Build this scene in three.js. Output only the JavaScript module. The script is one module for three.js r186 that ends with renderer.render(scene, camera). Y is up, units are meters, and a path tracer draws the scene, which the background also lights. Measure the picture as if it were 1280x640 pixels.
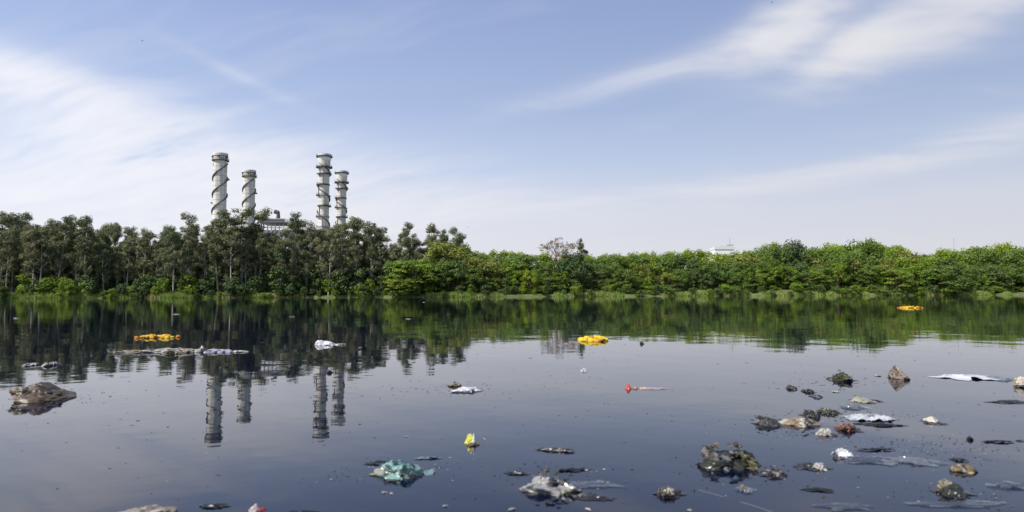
import * as THREE from 'three';
import { ImprovedNoise } from 'three/addons/math/ImprovedNoise.js';
import { mergeGeometries, mergeVertices } from 'three/addons/utils/BufferGeometryUtils.js';

// ---------------------------------------------------------------- camera, sky, sun, exposure
const scene = new THREE.Scene();
const camera = new THREE.PerspectiveCamera(43.603, 2, 0.1, 9000);
camera.position.set(0, 1, 0);                       // a metre above the river
camera.rotation.order = 'YXZ';
camera.rotation.set(0.05968, 0, -0.0026);
camera.focus = 60;
camera.userData.fStop = 2.2;
const renderer = new THREE.WebGLRenderer({ antialias: true });
renderer.toneMapping = THREE.LinearToneMapping;
renderer.toneMappingExposure = 1.25;
renderer.shadowMap.enabled = true;

const SUN = new THREE.Vector3(-0.66, 0.85, 0.38).normalize();
const sun = new THREE.DirectionalLight(new THREE.Color(1.0, 0.95, 0.87), 5.0);
sun.position.copy(SUN).multiplyScalar(600); sun.position.z -= 220; sun.target.position.set(0, 0, -220);
sun.castShadow = true; sun.shadow.radius = 1; sun.shadow.mapSize.set(4096, 4096);
Object.assign(sun.shadow.camera, { left: -420, right: 420, top: 320, bottom: -320, near: 10, far: 1400 });
scene.add(sun, sun.target);

const perlin = new ImprovedNoise();
const noise = (x, y, z) => perlin.noise(x, y, z);
function fbm(x, y, z, o = 4) { let s = 0, a = 0.5; for (let i = 0; i < o; i++) { s += a * noise(x, y, z); x = x * 2.03 + 17.1; y = y * 2.03 + 5.3; z = z * 2.03 + 9.7; a *= 0.5; } return s; }
const clamp = (v, a = 0, b = 1) => Math.min(b, Math.max(a, v));
const sstep = (a, b, v) => { const t = clamp((v - a) / (b - a)); return t * t * (3 - 2 * t); };
const mix = (a, b, t) => a + (b - a) * t;
const lin = (c) => { c /= 255; return c <= 0.04045 ? c / 12.92 : ((c + 0.055) / 1.055) ** 2.4; };
function rng(seed) { let s = (seed * 2654435761) >>> 0; return () => { s = (s + 0x6d2b79f5) | 0; let t = Math.imul(s ^ (s >>> 15), 1 | s); t = (t + Math.imul(t ^ (t >>> 7), 61 | t)) ^ t; return ((t ^ (t >>> 14)) >>> 0) / 4294967296; }; }

{ // the sky: clear blue air, pale towards the horizon, with thin cirrus
  const Wd = 3072, Hd = 1536, data = new Float32Array(Wd * Hd * 4);
  const ramp = [[0, 222, 222, 228], [3, 224, 225, 232], [7, 216, 221, 234], [11, 193, 207, 233], [16, 170, 188, 223], [24, 149, 169, 211], [45, 118, 145, 194], [90, 92, 122, 178]];
  // cirrus: [azimuth, elevation, half length, half width, tilt in degrees, strength]
  const wisps = [
    [-38.1, 15.5, 6, 1.3, -4, 0.9], [-33.9, 13.6, 8, 2.2, -14, 0.45], [-30.2, 11.4, 10, 3.3, -8, 0.7], [-26.7, 8.9, 17, 4.0, 0, 0.55], [-33.7, 6.5, 22, 4.0, 0, 0.35], [-14.8, 9.2, 10, 2.6, 3, 0.5], [-23.4, 17.7, 5, 0.5, -20, 0.22], [-5.7, 7.3, 18, 2.0, 3, 0.28],
    [15.0, 19.4, 11, 1.0, 11, 0.6], [23.2, 20.9, 5, 1.9, 18, 1.5], [24.8, 22.5, 3.5, 2.0, 40, 1.2], [29.1, 19.2, 3.8, 1.3, 22, 1.5], [33.7, 19.7, 8, 2.0, 16, 1.0], [38.6, 20.7, 8, 2.4, 14, 0.4],
    [33.3, 10.2, 9, 0.9, 9, 0.55], [38.6, 11.1, 7, 1.2, 8, 0.5], [23.2, 9.3, 10, 0.7, 7, 0.42], [8.6, 8.4, 12, 0.8, 4, 0.34],
    [-70, 14, 16, 4, -8, 0.6], [70, 15, 14, 2, 10, 0.5], [-110, 22, 20, 5, 12, 0.5], [110, 12, 18, 3, -6, 0.5], [150, 25, 20, 5, 10, 0.5], [-155, 18, 18, 4, -5, 0.5], [0, 42, 20, 3, 14, 0.5], [60, 55, 20, 5, 10, 0.4], [-60, 48, 20, 5, -10, 0.4]];
  const sunAz = Math.atan2(SUN.x, -SUN.z);
  for (let j = 0; j < Hd; j++) {
    const el = ((j + 0.5) / Hd - 0.5) * Math.PI, e = Math.max(0, el * 180 / Math.PI);
    let k = 0; while (k < ramp.length - 2 && e > ramp[k + 1][0]) k++;
    const t = clamp((e - ramp[k][0]) / (ramp[k + 1][0] - ramp[k][0]));
    const base = [1, 2, 3].map((c) => mix(lin(ramp[k][c]), lin(ramp[k + 1][c]), t));
    for (let i = 0; i < Wd; i++) {
      const o = (j * Wd + i) * 4; data[o + 3] = 1;
      if (el < -0.01) { data[o] = 0.885 * base[0]; data[o + 1] = 0.885 * base[1]; data[o + 2] = 0.885 * base[2]; continue; }
      const phi = ((i + 0.5) / Wd - 0.5) * 2 * Math.PI, x = Math.cos(el) * Math.cos(phi), y = Math.sin(el), z = Math.cos(el) * Math.sin(phi);
      const azr = Math.atan2(x, -z), az = azr * 180 / Math.PI;
      let c = 0;
      const q = 1 / (y + 0.22), qx = x * q, qz = z * q;
      let near = 0;
      for (const w of wisps) {
        let da = az - w[0]; if (da > 180) da -= 360; if (da < -180) da += 360;
        if (Math.abs(da) > w[2] * 2.6 + 4) continue;
        const de = e - w[1], ct = Math.cos(w[4] * Math.PI / 180), st = Math.sin(w[4] * Math.PI / 180);
        const u = (da * ct + de * st) / w[2], v = (-da * st + de * ct) / w[3], g = u * u + v * v;
        if (g < 7) near += w[5] * Math.exp(-g * 1.1);
      }
      const w1 = fbm(qx * 1.3 + 3, qz * 1.3, 1.7, 3);
      const streak = fbm(qx * 1.6 + qz * 0.5 + w1 * 1.2, qz * 6.5 - qx * 1.9 + w1 * 1.5, 4.2, 5);
      const fine = fbm(qx * 9 + w1 * 4, qz * 26 - qx * 7 + w1 * 5, 8.2, 3);
      if (near > 0.004) c = near * clamp(0.8 + streak * 1.35 + fine * 0.6, 0, 1.8);
      c += 0.10 * sstep(0.0, 0.45, streak + 0.4 * w1);                                  // thin veil everywhere
      c = 1 - Math.exp(-1.15 * c);
      const side = 1 + 0.18 * Math.cos(azr - sunAz);
      const veil = [lin(236), lin(236), lin(241)];
      for (let n = 0; n < 3; n++) data[o + n] = 0.885 * mix(base[n], veil[n], clamp(c)) * side;
    }
  }
  const tex = new THREE.DataTexture(data, Wd, Hd, THREE.RGBAFormat, THREE.FloatType);
  tex.mapping = THREE.EquirectangularReflectionMapping; tex.magFilter = THREE.LinearFilter; tex.colorSpace = THREE.LinearSRGBColorSpace; tex.needsUpdate = true;
  scene.background = tex; scene.environment = tex;
}

// ---------------------------------------------------------------- helpers
const taken = {};
function numbered(name) { const n = taken[name] = (taken[name] ?? -1) + 1; return n ? `${name}_${String(n).padStart(3, '0')}` : name; }
const V = (x, y, z) => new THREE.Vector3(x, y, z);
const C = (r, g, b) => new THREE.Color().setRGB(r, g, b);
function tag(o, label, category, group) { o.userData.label = label; o.userData.category = category; if (group) o.userData.group = group; return o; }
function mesh(name, geo, mat, parent) { const m = new THREE.Mesh(geo, mat); m.name = parent ? name : numbered(name); m.castShadow = m.receiveShadow = true; (parent || scene).add(m); return m; }
function thing(name, label, category, pos, group, turn = 0) { const g = new THREE.Group(); g.name = numbered(name); g.position.set(...pos); g.rotation.y = turn; scene.add(g); return tag(g, label, category, group); }
function copy(src, label, group) { const c = src.clone(); c.name = numbered(src.name.replace(/_\d{3}$/, '')); c.userData = { ...src.userData }; if (label) c.userData.label = label; if (group) c.userData.group = group; scene.add(c); return c; }
const std = (o) => new THREE.MeshStandardMaterial(o), phy = (o) => new THREE.MeshPhysicalMaterial(o);

function limbGeo(pts, radii, sides = 6) {                     // a tapered limb through points
  const pos = [], idx = [], up = V(0.31, 0.2, 0.93);
  pts.forEach((p, i) => {
    const d = V().subVectors(pts[Math.min(i + 1, pts.length - 1)], pts[Math.max(i - 1, 0)]).normalize();
    const a = V().crossVectors(d, up).normalize(), b = V().crossVectors(d, a);
    for (let k = 0; k < sides; k++) { const t = k / sides * 2 * Math.PI; pos.push(p.x + (a.x * Math.cos(t) + b.x * Math.sin(t)) * radii[i], p.y + (a.y * Math.cos(t) + b.y * Math.sin(t)) * radii[i], p.z + (a.z * Math.cos(t) + b.z * Math.sin(t)) * radii[i]); }
  });
  for (let i = 0; i < pts.length - 1; i++) for (let k = 0; k < sides; k++) { const a = i * sides + k, b = i * sides + (k + 1) % sides; idx.push(a, a + sides, b, b, a + sides, b + sides); }
  const g = new THREE.BufferGeometry(); g.setAttribute('position', new THREE.Float32BufferAttribute(pos, 3)); g.setIndex(idx); g.computeVertexNormals(); return g;
}
// clumps: [x, y, z, rx, ry, leaves]; every leaf a small rhombus with its own turn and tint
function leafGeo(clumps, o, rnd) {
  let n = 0; for (const c of clumps) n += c[5];
  const pos = new Float32Array(n * 12), nor = new Float32Array(n * 12), col = new Float32Array(n * 12), idx = new Uint32Array(n * 6);
  const d = V(), s = V(), nn = V(); let at = 0;
  for (const [cx, cy, cz, rx, ry, m] of clumps) {
    const ct = 1 + (rnd() - 0.5) * o.clumpTint;
    for (let i = 0; i < m; i++, at++) {
      const r = 0.25 + 0.75 * Math.sqrt(rnd()), th = rnd() * 6.2832, u = rnd() * 2 - 1, q = Math.sqrt(1 - u * u);
      const fx = 1 + 0.25 * (rnd() - 0.5);
      const px = cx + r * q * Math.cos(th) * rx * fx, py = cy + r * u * ry * (u < 0 ? 0.75 : 1) + (o.sag || 0) * r * r * q * q, pz = cz + r * q * Math.sin(th) * rx * fx;
      nn.set((rnd() * 2 - 1) * 0.7 + q * Math.cos(th) * 0.9, (rnd() * 2 - 1) * 0.7 + u * 0.8 + o.up, (rnd() * 2 - 1) * 0.7 + q * Math.sin(th) * 0.9).normalize();
      d.set(rnd() * 2 - 1, (rnd() * 2 - 1) * 0.6 - o.droop, rnd() * 2 - 1); s.crossVectors(nn, d).normalize(); d.crossVectors(s, nn).normalize();
      const L = o.len * (0.6 + 0.8 * rnd()), w = o.wid * (0.6 + 0.8 * rnd()) * 0.5;
      const a = at * 12;
      const P = [px - d.x * L / 2, py - d.y * L / 2, pz - d.z * L / 2, px + s.x * w, py + s.y * w, pz + s.z * w, px + d.x * L / 2, py + d.y * L / 2, pz + d.z * L / 2, px - s.x * w, py - s.y * w, pz - s.z * w];
      const k = ct * (0.75 + 0.5 * rnd()), y = (rnd() - 0.5) * o.hue;
      for (let v = 0; v < 12; v++) pos[a + v] = P[v];
      for (let v = 0; v < 4; v++) { nor[a + v * 3] = nn.x; nor[a + v * 3 + 1] = nn.y; nor[a + v * 3 + 2] = nn.z; col[a + v * 3] = k * (1 + y); col[a + v * 3 + 1] = k; col[a + v * 3 + 2] = k * (1 - y); }
      const b = at * 4; idx.set([b, b + 2, b + 1, b, b + 3, b + 2], at * 6);
    }
  }
  const g = new THREE.BufferGeometry();
  g.setAttribute('position', new THREE.BufferAttribute(pos, 3)); g.setAttribute('normal', new THREE.BufferAttribute(nor, 3)); g.setAttribute('color', new THREE.BufferAttribute(col, 3)); g.setIndex(new THREE.BufferAttribute(idx, 1));
  return g;
}
function noiseTex(size, rep, fn) {
  const d = new Uint8Array(size * size * 4);
  for (let j = 0; j < size; j++) for (let i = 0; i < size; i++) { const c = fn(i / size, j / size), o = (j * size + i) * 4; d[o] = clamp(c[0]) * 255; d[o + 1] = clamp(c[1]) * 255; d[o + 2] = clamp(c[2]) * 255; d[o + 3] = 255; }
  const t = new THREE.DataTexture(d, size, size); t.magFilter = THREE.LinearFilter; t.minFilter = THREE.LinearMipmapLinearFilter; t.generateMipmaps = true; t.wrapS = t.wrapT = THREE.RepeatWrapping; t.repeat.set(rep, rep); t.needsUpdate = true; return t;
}
const torusNoise = (u, v, f, s, o) => { const a = u * 2 * Math.PI, b = v * 2 * Math.PI; return fbm(Math.cos(a) * f + s, Math.sin(a) * f + Math.cos(b) * f * 0.97, Math.sin(b) * f + s * 1.7, o); };

// ---------------------------------------------------------------- the ground of the far bank and the river
const bankZ = (x) => -(214 + 74 * sstep(-150, 260, x)) + 5 * noise(x * 0.021, 3.3, 0) + 3.2 * noise(x * 0.09, 7.1, 0) + 0.7 * noise(x * 0.35, 1.1, 0);
function groundY(x, z) {
  const t = bankZ(x) - z; if (t < 0) return -0.35 + t * 0.35;
  const lift = 0.75 + 0.5 * noise(x * 0.03, 11.2, 0);
  return -0.35 + 1.55 * lift * sstep(0, 2.2, t) + 0.9 * sstep(2, 14, t) + 0.8 * sstep(14, 50, t) + 5.5 * sstep(52, 95, t) + 0.18 * noise(x * 0.3, z * 0.3, 2) * sstep(0, 3, t);
}
{
  const xs = [], ts = [-8, -3, -1, 0, 0.4, 0.8, 1.2, 1.7, 2.2, 3, 4, 6, 9, 13, 18, 25, 35, 50, 80, 130, 200, 350, 700, 1500, 4500];
  for (let x = -4500; x < -320; x += 380) xs.push(x); for (let x = -320; x <= 380; x += 1.6) xs.push(x); for (let x = 420; x <= 4600; x += 380) xs.push(x);
  const pos = [], uv = [], col = [], idx = [];
  for (const x of xs) for (const t of ts) {
    const z = bankZ(x) - t; pos.push(x, groundY(x, z), z); uv.push(x / 14, z / 14);
    const dry = 0.6 * sstep(0.1, 0.4, noise(x * 0.06, t * 0.2, 5)), k = 0.8 + 0.4 * noise(x * 0.5, t, 1);
    col.push(k * mix(0.15, 0.34, dry), k * mix(0.19, 0.3, dry), k * mix(0.05, 0.18, dry));
  }
  const m = ts.length; for (let i = 0; i < xs.length - 1; i++) for (let j = 0; j < m - 1; j++) { const a = i * m + j, b = a + m; idx.push(a, b, a + 1, b, b + 1, a + 1); }
  const g = new THREE.BufferGeometry(); g.setAttribute('position', new THREE.Float32BufferAttribute(pos, 3)); g.setAttribute('uv', new THREE.Float32BufferAttribute(uv, 2)); g.setAttribute('color', new THREE.Float32BufferAttribute(col, 3)); g.setIndex(idx); g.computeVertexNormals();
  const t = noiseTex(512, 1, (u, v) => { const n = 0.75 + 0.5 * torusNoise(u, v, 3, 2, 4) + 0.35 * torusNoise(u, v, 14, 5, 3); return [n, n, n * 0.97]; });
  mesh('far_bank_ground', g, std({ map: t, vertexColors: true, roughness: 0.95 })).userData.kind = 'structure';
}
{ // black still river water: long low swell and fine ripples, slopes of a few thousandths
  const N = 1024, d = new Float32Array(N * N * 4), r = rng(77), waves = [];
  for (let i = 0; i < 46; i++) { const f = 2 * Math.pow(60, Math.pow(r(), 1.1)), th = (r() - 0.5) * 2.6 + Math.PI / 2; waves.push([Math.round(f * Math.cos(th)), Math.round(f * Math.sin(th)), r() * 6.28, 0.28 * (0.5 + r())]); }
  const tab = new Float32Array(4096); for (let i = 0; i < 4096; i++) tab[i] = Math.cos(i / 4096 * 2 * Math.PI);
  for (let j = 0; j < N; j++) for (let i = 0; i < N; i++) {
    let sx = 0, sy = 0;
    for (const [a, b, p, s] of waves) { const l = Math.hypot(a, b) || 1, c = tab[((((a * i + b * j) / N + p) * 4096) | 0) & 4095] * s; sx += c * a / l; sy += c * b / l; }
    const l = 1 / Math.hypot(sx, sy, 1), o = (j * N + i) * 4; d[o] = 0.5 - 0.5 * sx * l; d[o + 1] = 0.5 - 0.5 * sy * l; d[o + 2] = 0.5 + 0.5 * l; d[o + 3] = 1;
  }
  const t = new THREE.DataTexture(d, N, N, THREE.RGBAFormat, THREE.FloatType); t.wrapS = t.wrapT = THREE.RepeatWrapping; t.magFilter = t.minFilter = THREE.LinearFilter; t.needsUpdate = true;
  const g = new THREE.PlaneGeometry(9000, 380, 1, 1); g.rotateX(-Math.PI / 2); g.translate(0, 0, -150);
  const p = g.attributes.position, uv = g.attributes.uv; for (let i = 0; i < p.count; i++) uv.setXY(i, p.getX(i) / 9, -p.getZ(i) / 9);
  mesh('river_water', g, phy({ color: C(0.001, 0.003, 0.014), roughness: 0.018, ior: 1.5, specularColor: C(0.02, 0.04, 0.12), normalMap: t, normalScale: new THREE.Vector2(0.0019, 0.0019) })).userData.kind = 'structure';
}

// ---------------------------------------------------------------- trees
const bark = {
  pale: std({ color: C(0.36, 0.335, 0.285), roughness: 0.9 }), grey: std({ color: C(0.2, 0.18, 0.15), roughness: 0.9 }), brown: std({ color: C(0.1, 0.075, 0.05), roughness: 0.95 }), rosy: std({ color: C(0.2, 0.14, 0.085), roughness: 0.9 }) };
const leafM = (r, g, b, tr = 0.3, rough = 0.8) => phy({ color: C(r, g, b), vertexColors: true, roughness: rough, transmission: tr, thickness: 0, side: THREE.DoubleSide, specularIntensity: 0.35 });
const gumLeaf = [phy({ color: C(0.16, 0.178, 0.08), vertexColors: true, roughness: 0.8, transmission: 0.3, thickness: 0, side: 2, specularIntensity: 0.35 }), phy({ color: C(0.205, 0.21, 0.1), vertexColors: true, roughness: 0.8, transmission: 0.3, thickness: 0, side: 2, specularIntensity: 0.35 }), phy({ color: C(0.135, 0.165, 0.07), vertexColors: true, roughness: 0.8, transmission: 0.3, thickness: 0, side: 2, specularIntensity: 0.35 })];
const broadLeaf = [leafM(0.19, 0.28, 0.02, 0.42), leafM(0.255, 0.33, 0.016, 0.45), leafM(0.13, 0.205, 0.028, 0.4), leafM(0.23, 0.26, 0.045, 0.4)];
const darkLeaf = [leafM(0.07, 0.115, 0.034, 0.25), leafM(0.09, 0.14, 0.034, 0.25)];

function gumTree(seed) {                                      // 26 m eucalyptus: tall pale stem, rising limbs, loose clumps
  const r = rng(seed), H = 26, limbs = [], clumps = [];
  const lean = (r() - 0.5) * 0.12, lean2 = (r() - 0.5) * 0.1, bend = (r() - 0.5) * 1.2;
  const axis = (t) => V(lean * H * t + bend * Math.sin(t * 3.3), H * 0.94 * t, lean2 * H * t + bend * 0.6 * Math.sin(t * 4.1 + 1));
  const pts = [], rad = []; for (let i = 0; i <= 9; i++) { const t = i / 9; pts.push(axis(t)); rad.push(mix(0.34, 0.05, Math.pow(t, 0.8))); }
  pts[0].y = -0.6; limbs.push(limbGeo(pts, rad, 7));
  const nl = 11 + Math.floor(r() * 5), low = 0.2 + r() * 0.16;
  for (let i = 0; i < nl; i++) {
    const t = mix(low, 0.93, (i + r() * 0.7) / nl), a = r() * 6.283, b = axis(t), reach = mix(3.7, 1.2, Math.abs(t - 0.5) * 1.7) * (0.5 + r() * 0.75), rise = reach * (0.7 + r() * 0.9);
    const e = V(b.x + Math.cos(a) * reach, Math.min(b.y + rise, H * (0.93 + r() * 0.07)), b.z + Math.sin(a) * reach), m = V().lerpVectors(b, e, 0.5); m.y -= reach * 0.12;
    limbs.push(limbGeo([b, m, e], [0.14, 0.09, 0.03], 5));
    const s = 0.55 + r() * 0.8; clumps.push([e.x, e.y, e.z, 1.35 * s, 1.2 * s, Math.round(150 * s)]);
    for (let k = 0; k < 3; k++) { const s2 = 0.5 + r() * 0.7, f = 0.45 + r() * 0.5; clumps.push([mix(b.x, e.x, f) + (r() - 0.5) * 2.6, mix(b.y, e.y, f) + (r() - 0.2) * 1.6, mix(b.z, e.z, f) + (r() - 0.5) * 2.6, 1.3 * s2, 1.1 * s2, Math.round(95 * s2)]); }
  }
  const top = axis(1); for (let k = 0; k < 4; k++) clumps.push([top.x + (r() - 0.5) * 2.2, top.y + (r() - 0.6) * 2.4, top.z + (r() - 0.5) * 2.2, 0.8 + r() * 0.7, 0.8 + r() * 0.6, 90]);
  for (let k = 0; k < 13; k++) { const t = 0.06 + r() * 0.5, b = axis(t), a = r() * 6.283, q = 0.8 + r() * 1.6; clumps.push([b.x + Math.cos(a) * q, b.y, b.z + Math.sin(a) * q, 0.7 + r() * 0.8, 0.7 + r() * 0.9, 55]); }
  return { wood: mergeGeometries(limbs), leaf: leafGeo(clumps, { len: 0.52, wid: 0.24, up: 0.3, droop: 0.6, clumpTint: 0.5, hue: 0.3 }, r) };
}
function broadTree(seed, o = {}) {                            // 14 m spreading tree; layered crowns have flat shelves
  const r = rng(seed), H = 14, R = o.R || 5.6, limbs = [], clumps = [], n = o.n || 52;
  const top = V((r() - 0.5), H * 0.42, (r() - 0.5)); limbs.push(limbGeo([V(0, -0.6, 0), V(top.x * 0.4, H * 0.2, top.z * 0.4), top], [0.36, 0.28, 0.2], 7));
  for (let i = 0; i < n; i++) {
    const a = r() * 6.283, v = Math.pow((i + 0.5) / n, 0.8);
    const hgt = mix(o.low ?? 0.04, 0.93, v), prof = Math.sqrt(Math.max(0.03, 1 - Math.pow(Math.max(0, hgt - 0.35) / 0.66, 2))) * (hgt < 0.35 ? mix(0.72, 1, hgt / 0.35) : 1);
    const rr = R * prof * (0.5 + 0.5 * Math.sqrt(r())), e = V(Math.cos(a) * rr, hgt * H + (r() - 0.5) * 0.8, Math.sin(a) * rr);
    const s = 0.7 + r() * 0.7, flat = o.flat || 0.8;
    clumps.push([e.x, e.y, e.z, (o.cr || 1.65) * s, (o.cr || 1.65) * s * flat, Math.round((o.m || 78) * s)]);
    if (i % 3 === 0) { const b = V(top.x * 0.8, Math.min(top.y, e.y * 0.75), top.z * 0.8), m = V().lerpVectors(b, e, 0.55); m.y += 0.4; limbs.push(limbGeo([b, m, e], [0.15, 0.09, 0.03], 5)); }
  }
  return { wood: mergeGeometries(limbs), leaf: leafGeo(clumps, { len: o.len || 0.6, wid: o.wid || 0.42, up: o.up ?? 0.55, droop: 0.1, sag: o.sag || 0, clumpTint: 0.45, hue: 0.3 }, r) };
}
function shrub(seed) {                                        // 4 m bush, leafy to the ground
  const r = rng(seed), limbs = [], clumps = [];
  for (let i = 0; i < 7; i++) { const a = r() * 6.283, e = V(Math.cos(a) * 1.5 * r(), 1.6 + r() * 1.6, Math.sin(a) * 1.5 * r()); limbs.push(limbGeo([V(e.x * 0.1, -0.5, e.z * 0.1), V(e.x * 0.5, e.y * 0.6, e.z * 0.5), e], [0.09, 0.06, 0.02], 5)); }
  for (let i = 0; i < 22; i++) { const a = r() * 6.283, h = 0.3 + 3.2 * Math.pow(r(), 0.9), rr = 2.1 * Math.sqrt(1 - Math.pow(h / 4, 2)) * Math.sqrt(r()), s = 0.6 + r() * 0.6; clumps.push([Math.cos(a) * rr, h, Math.sin(a) * rr, 0.95 * s, 0.75 * s, Math.round(62 * s)]); }
  return { wood: mergeGeometries(limbs), leaf: leafGeo(clumps, { len: 0.42, wid: 0.26, up: 0.4, droop: 0.2, clumpTint: 0.5, hue: 0.35 }, r) };
}
function bareTree(seed, levels = 5) {                         // leafless, finely forked
  const r = rng(seed), limbs = [], tips = [];
  const grow = (b, d, L, rad, lv) => {
    const e = V().copy(b).addScaledVector(d, L), m = V().lerpVectors(b, e, 0.5); m.x += (r() - 0.5) * L * 0.15; m.z += (r() - 0.5) * L * 0.15;
    limbs.push(limbGeo([b, m, e], [rad, rad * 0.82, rad * 0.62], lv > 2 ? 3 : 5));
    if (lv >= levels) { tips.push(e); return; }
    const n = lv < 1 ? 4 : lv < 3 ? 3 : 2 + (r() > 0.4 ? 1 : 0);
    for (let i = 0; i < n; i++) { const q = V(d.x + (r() - 0.5) * 1.5, d.y * 0.8 + 0.1 + (r() - 0.4) * 0.5, d.z + (r() - 0.5) * 1.5).normalize(); grow(e, q, L * (0.62 + r() * 0.2), Math.max(0.035, rad * 0.58), lv + 1); }
  };
  grow(V(0, -0.6, 0), V(0.05, 1, 0).normalize(), 6.2, 0.42, 0);
  const cl = tips.filter(() => r() < 0.5).map((p) => [p.x, p.y, p.z, 0.7, 0.5, 12]);
  return { wood: mergeGeometries(limbs), leaf: leafGeo(cl, { len: 0.4, wid: 0.2, up: 0.2, droop: 0.2, clumpTint: 0.4, hue: 0.2 }, r) };
}
function plant(kind, name, label, category, x, z, sy, sxz, turn, barkMat, leafMat, group) {
  const g = thing(name, label, category, [x, groundY(x, z), z], group, turn); g.scale.set(sxz, sy, sxz);
  mesh('trunk', kind.wood, barkMat, g); mesh('crown', kind.leaf, leafMat, g); return g;
}
// where along the bank a plant stands, told by what can be found there; x over depth
const zone = (a) => a < -0.76 ? 'at the very left edge' : a < -0.7 ? 'at the far left' : a < -0.66 ? 'above the left white scraps' : a < -0.58 ? 'near the left edge' : a < -0.5 ? 'well left of the chimneys' : a < -0.435 ? 'just left of the chimneys' : a < -0.385 ? 'below the two spiral chimneys' : a < -0.33 ? 'in front of the plant building' : a < -0.255 ? 'below the two banded chimneys' : a < -0.19 ? 'right of the chimneys' : a < -0.08 ? 'below the thin eucalyptuses' : a < 0.03 ? 'left of the bare tree' : a < 0.125 ? 'beside the bare tree' : a < 0.22 ? 'right of the bare tree' : a < 0.3 ? 'left of the white roof' : a < 0.36 ? 'below the white roof' : a < 0.47 ? 'right of the white roof' : a < 0.6 ? 'at the high hump' : a < 0.72 ? 'below the right mast' : 'at the right edge';
const tone = (m) => m === broadLeaf[1] ? 'bright yellow-green' : m === broadLeaf[0] ? 'fresh green' : m === broadLeaf[3] ? 'olive-yellow' : m === broadLeaf[2] ? 'mid green' : 'dark green';
const gums = [1, 2, 3, 4, 5, 6].map((s) => gumTree(100 + s));
const broads = [1, 2, 3, 4].map((s) => broadTree(200 + s));
const layered = [1, 2].map((s) => broadTree(300 + s, { flat: 0.28, R: 7, n: 44, cr: 2.3, m: 95, up: 1.1, sag: -0.9, low: 0.1, len: 0.65, wid: 0.4 }));
const shrubs = [1, 2, 3].map((s) => shrub(400 + s));
// how high the wood stands against the sky: [x / depth, height / depth]
const crest = [[-1.056, 0.123], [-0.804, 0.127], [-0.767, 0.130], [-0.735, 0.118], [-0.710, 0.122], [-0.666, 0.118], [-0.634, 0.118], [-0.615, 0.110], [-0.578, 0.107], [-0.552, 0.108], [-0.536, 0.110], [-0.521, 0.101], [-0.502, 0.108], [-0.483, 0.099], [-0.471, 0.109], [-0.427, 0.111], [-0.389, 0.101], [-0.364, 0.100], [-0.336, 0.103], [-0.314, 0.102], [-0.289, 0.106], [-0.264, 0.111], [-0.245, 0.116], [-0.226, 0.111], [-0.201, 0.108], [-0.176, 0.102], [-0.151, 0.097], [-0.113, 0.093], [-0.081, 0.088], [-0.065, 0.078], [-0.050, 0.071], [-0.025, 0.069], [0.013, 0.070], [0.038, 0.066], [0.075, 0.066], [0.125, 0.066], [0.201, 0.072], [0.238, 0.070], [0.288, 0.069], [0.307, 0.066], [0.344, 0.065], [0.370, 0.068], [0.395, 0.076], [0.433, 0.079], [0.457, 0.072], [0.489, 0.076], [0.527, 0.081], [0.558, 0.082], [0.589, 0.077], [0.627, 0.072], [0.677, 0.069], [0.727, 0.073], [0.777, 0.075], [0.802, 0.074], [1.053, 0.075]];
function crestAt(a) { let i = 0; while (i < crest.length - 2 && a > crest[i + 1][0]) i++; const t = clamp((a - crest[i][0]) / (crest[i + 1][0] - crest[i][0])); return mix(crest[i][1], crest[i + 1][1], t); }
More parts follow.
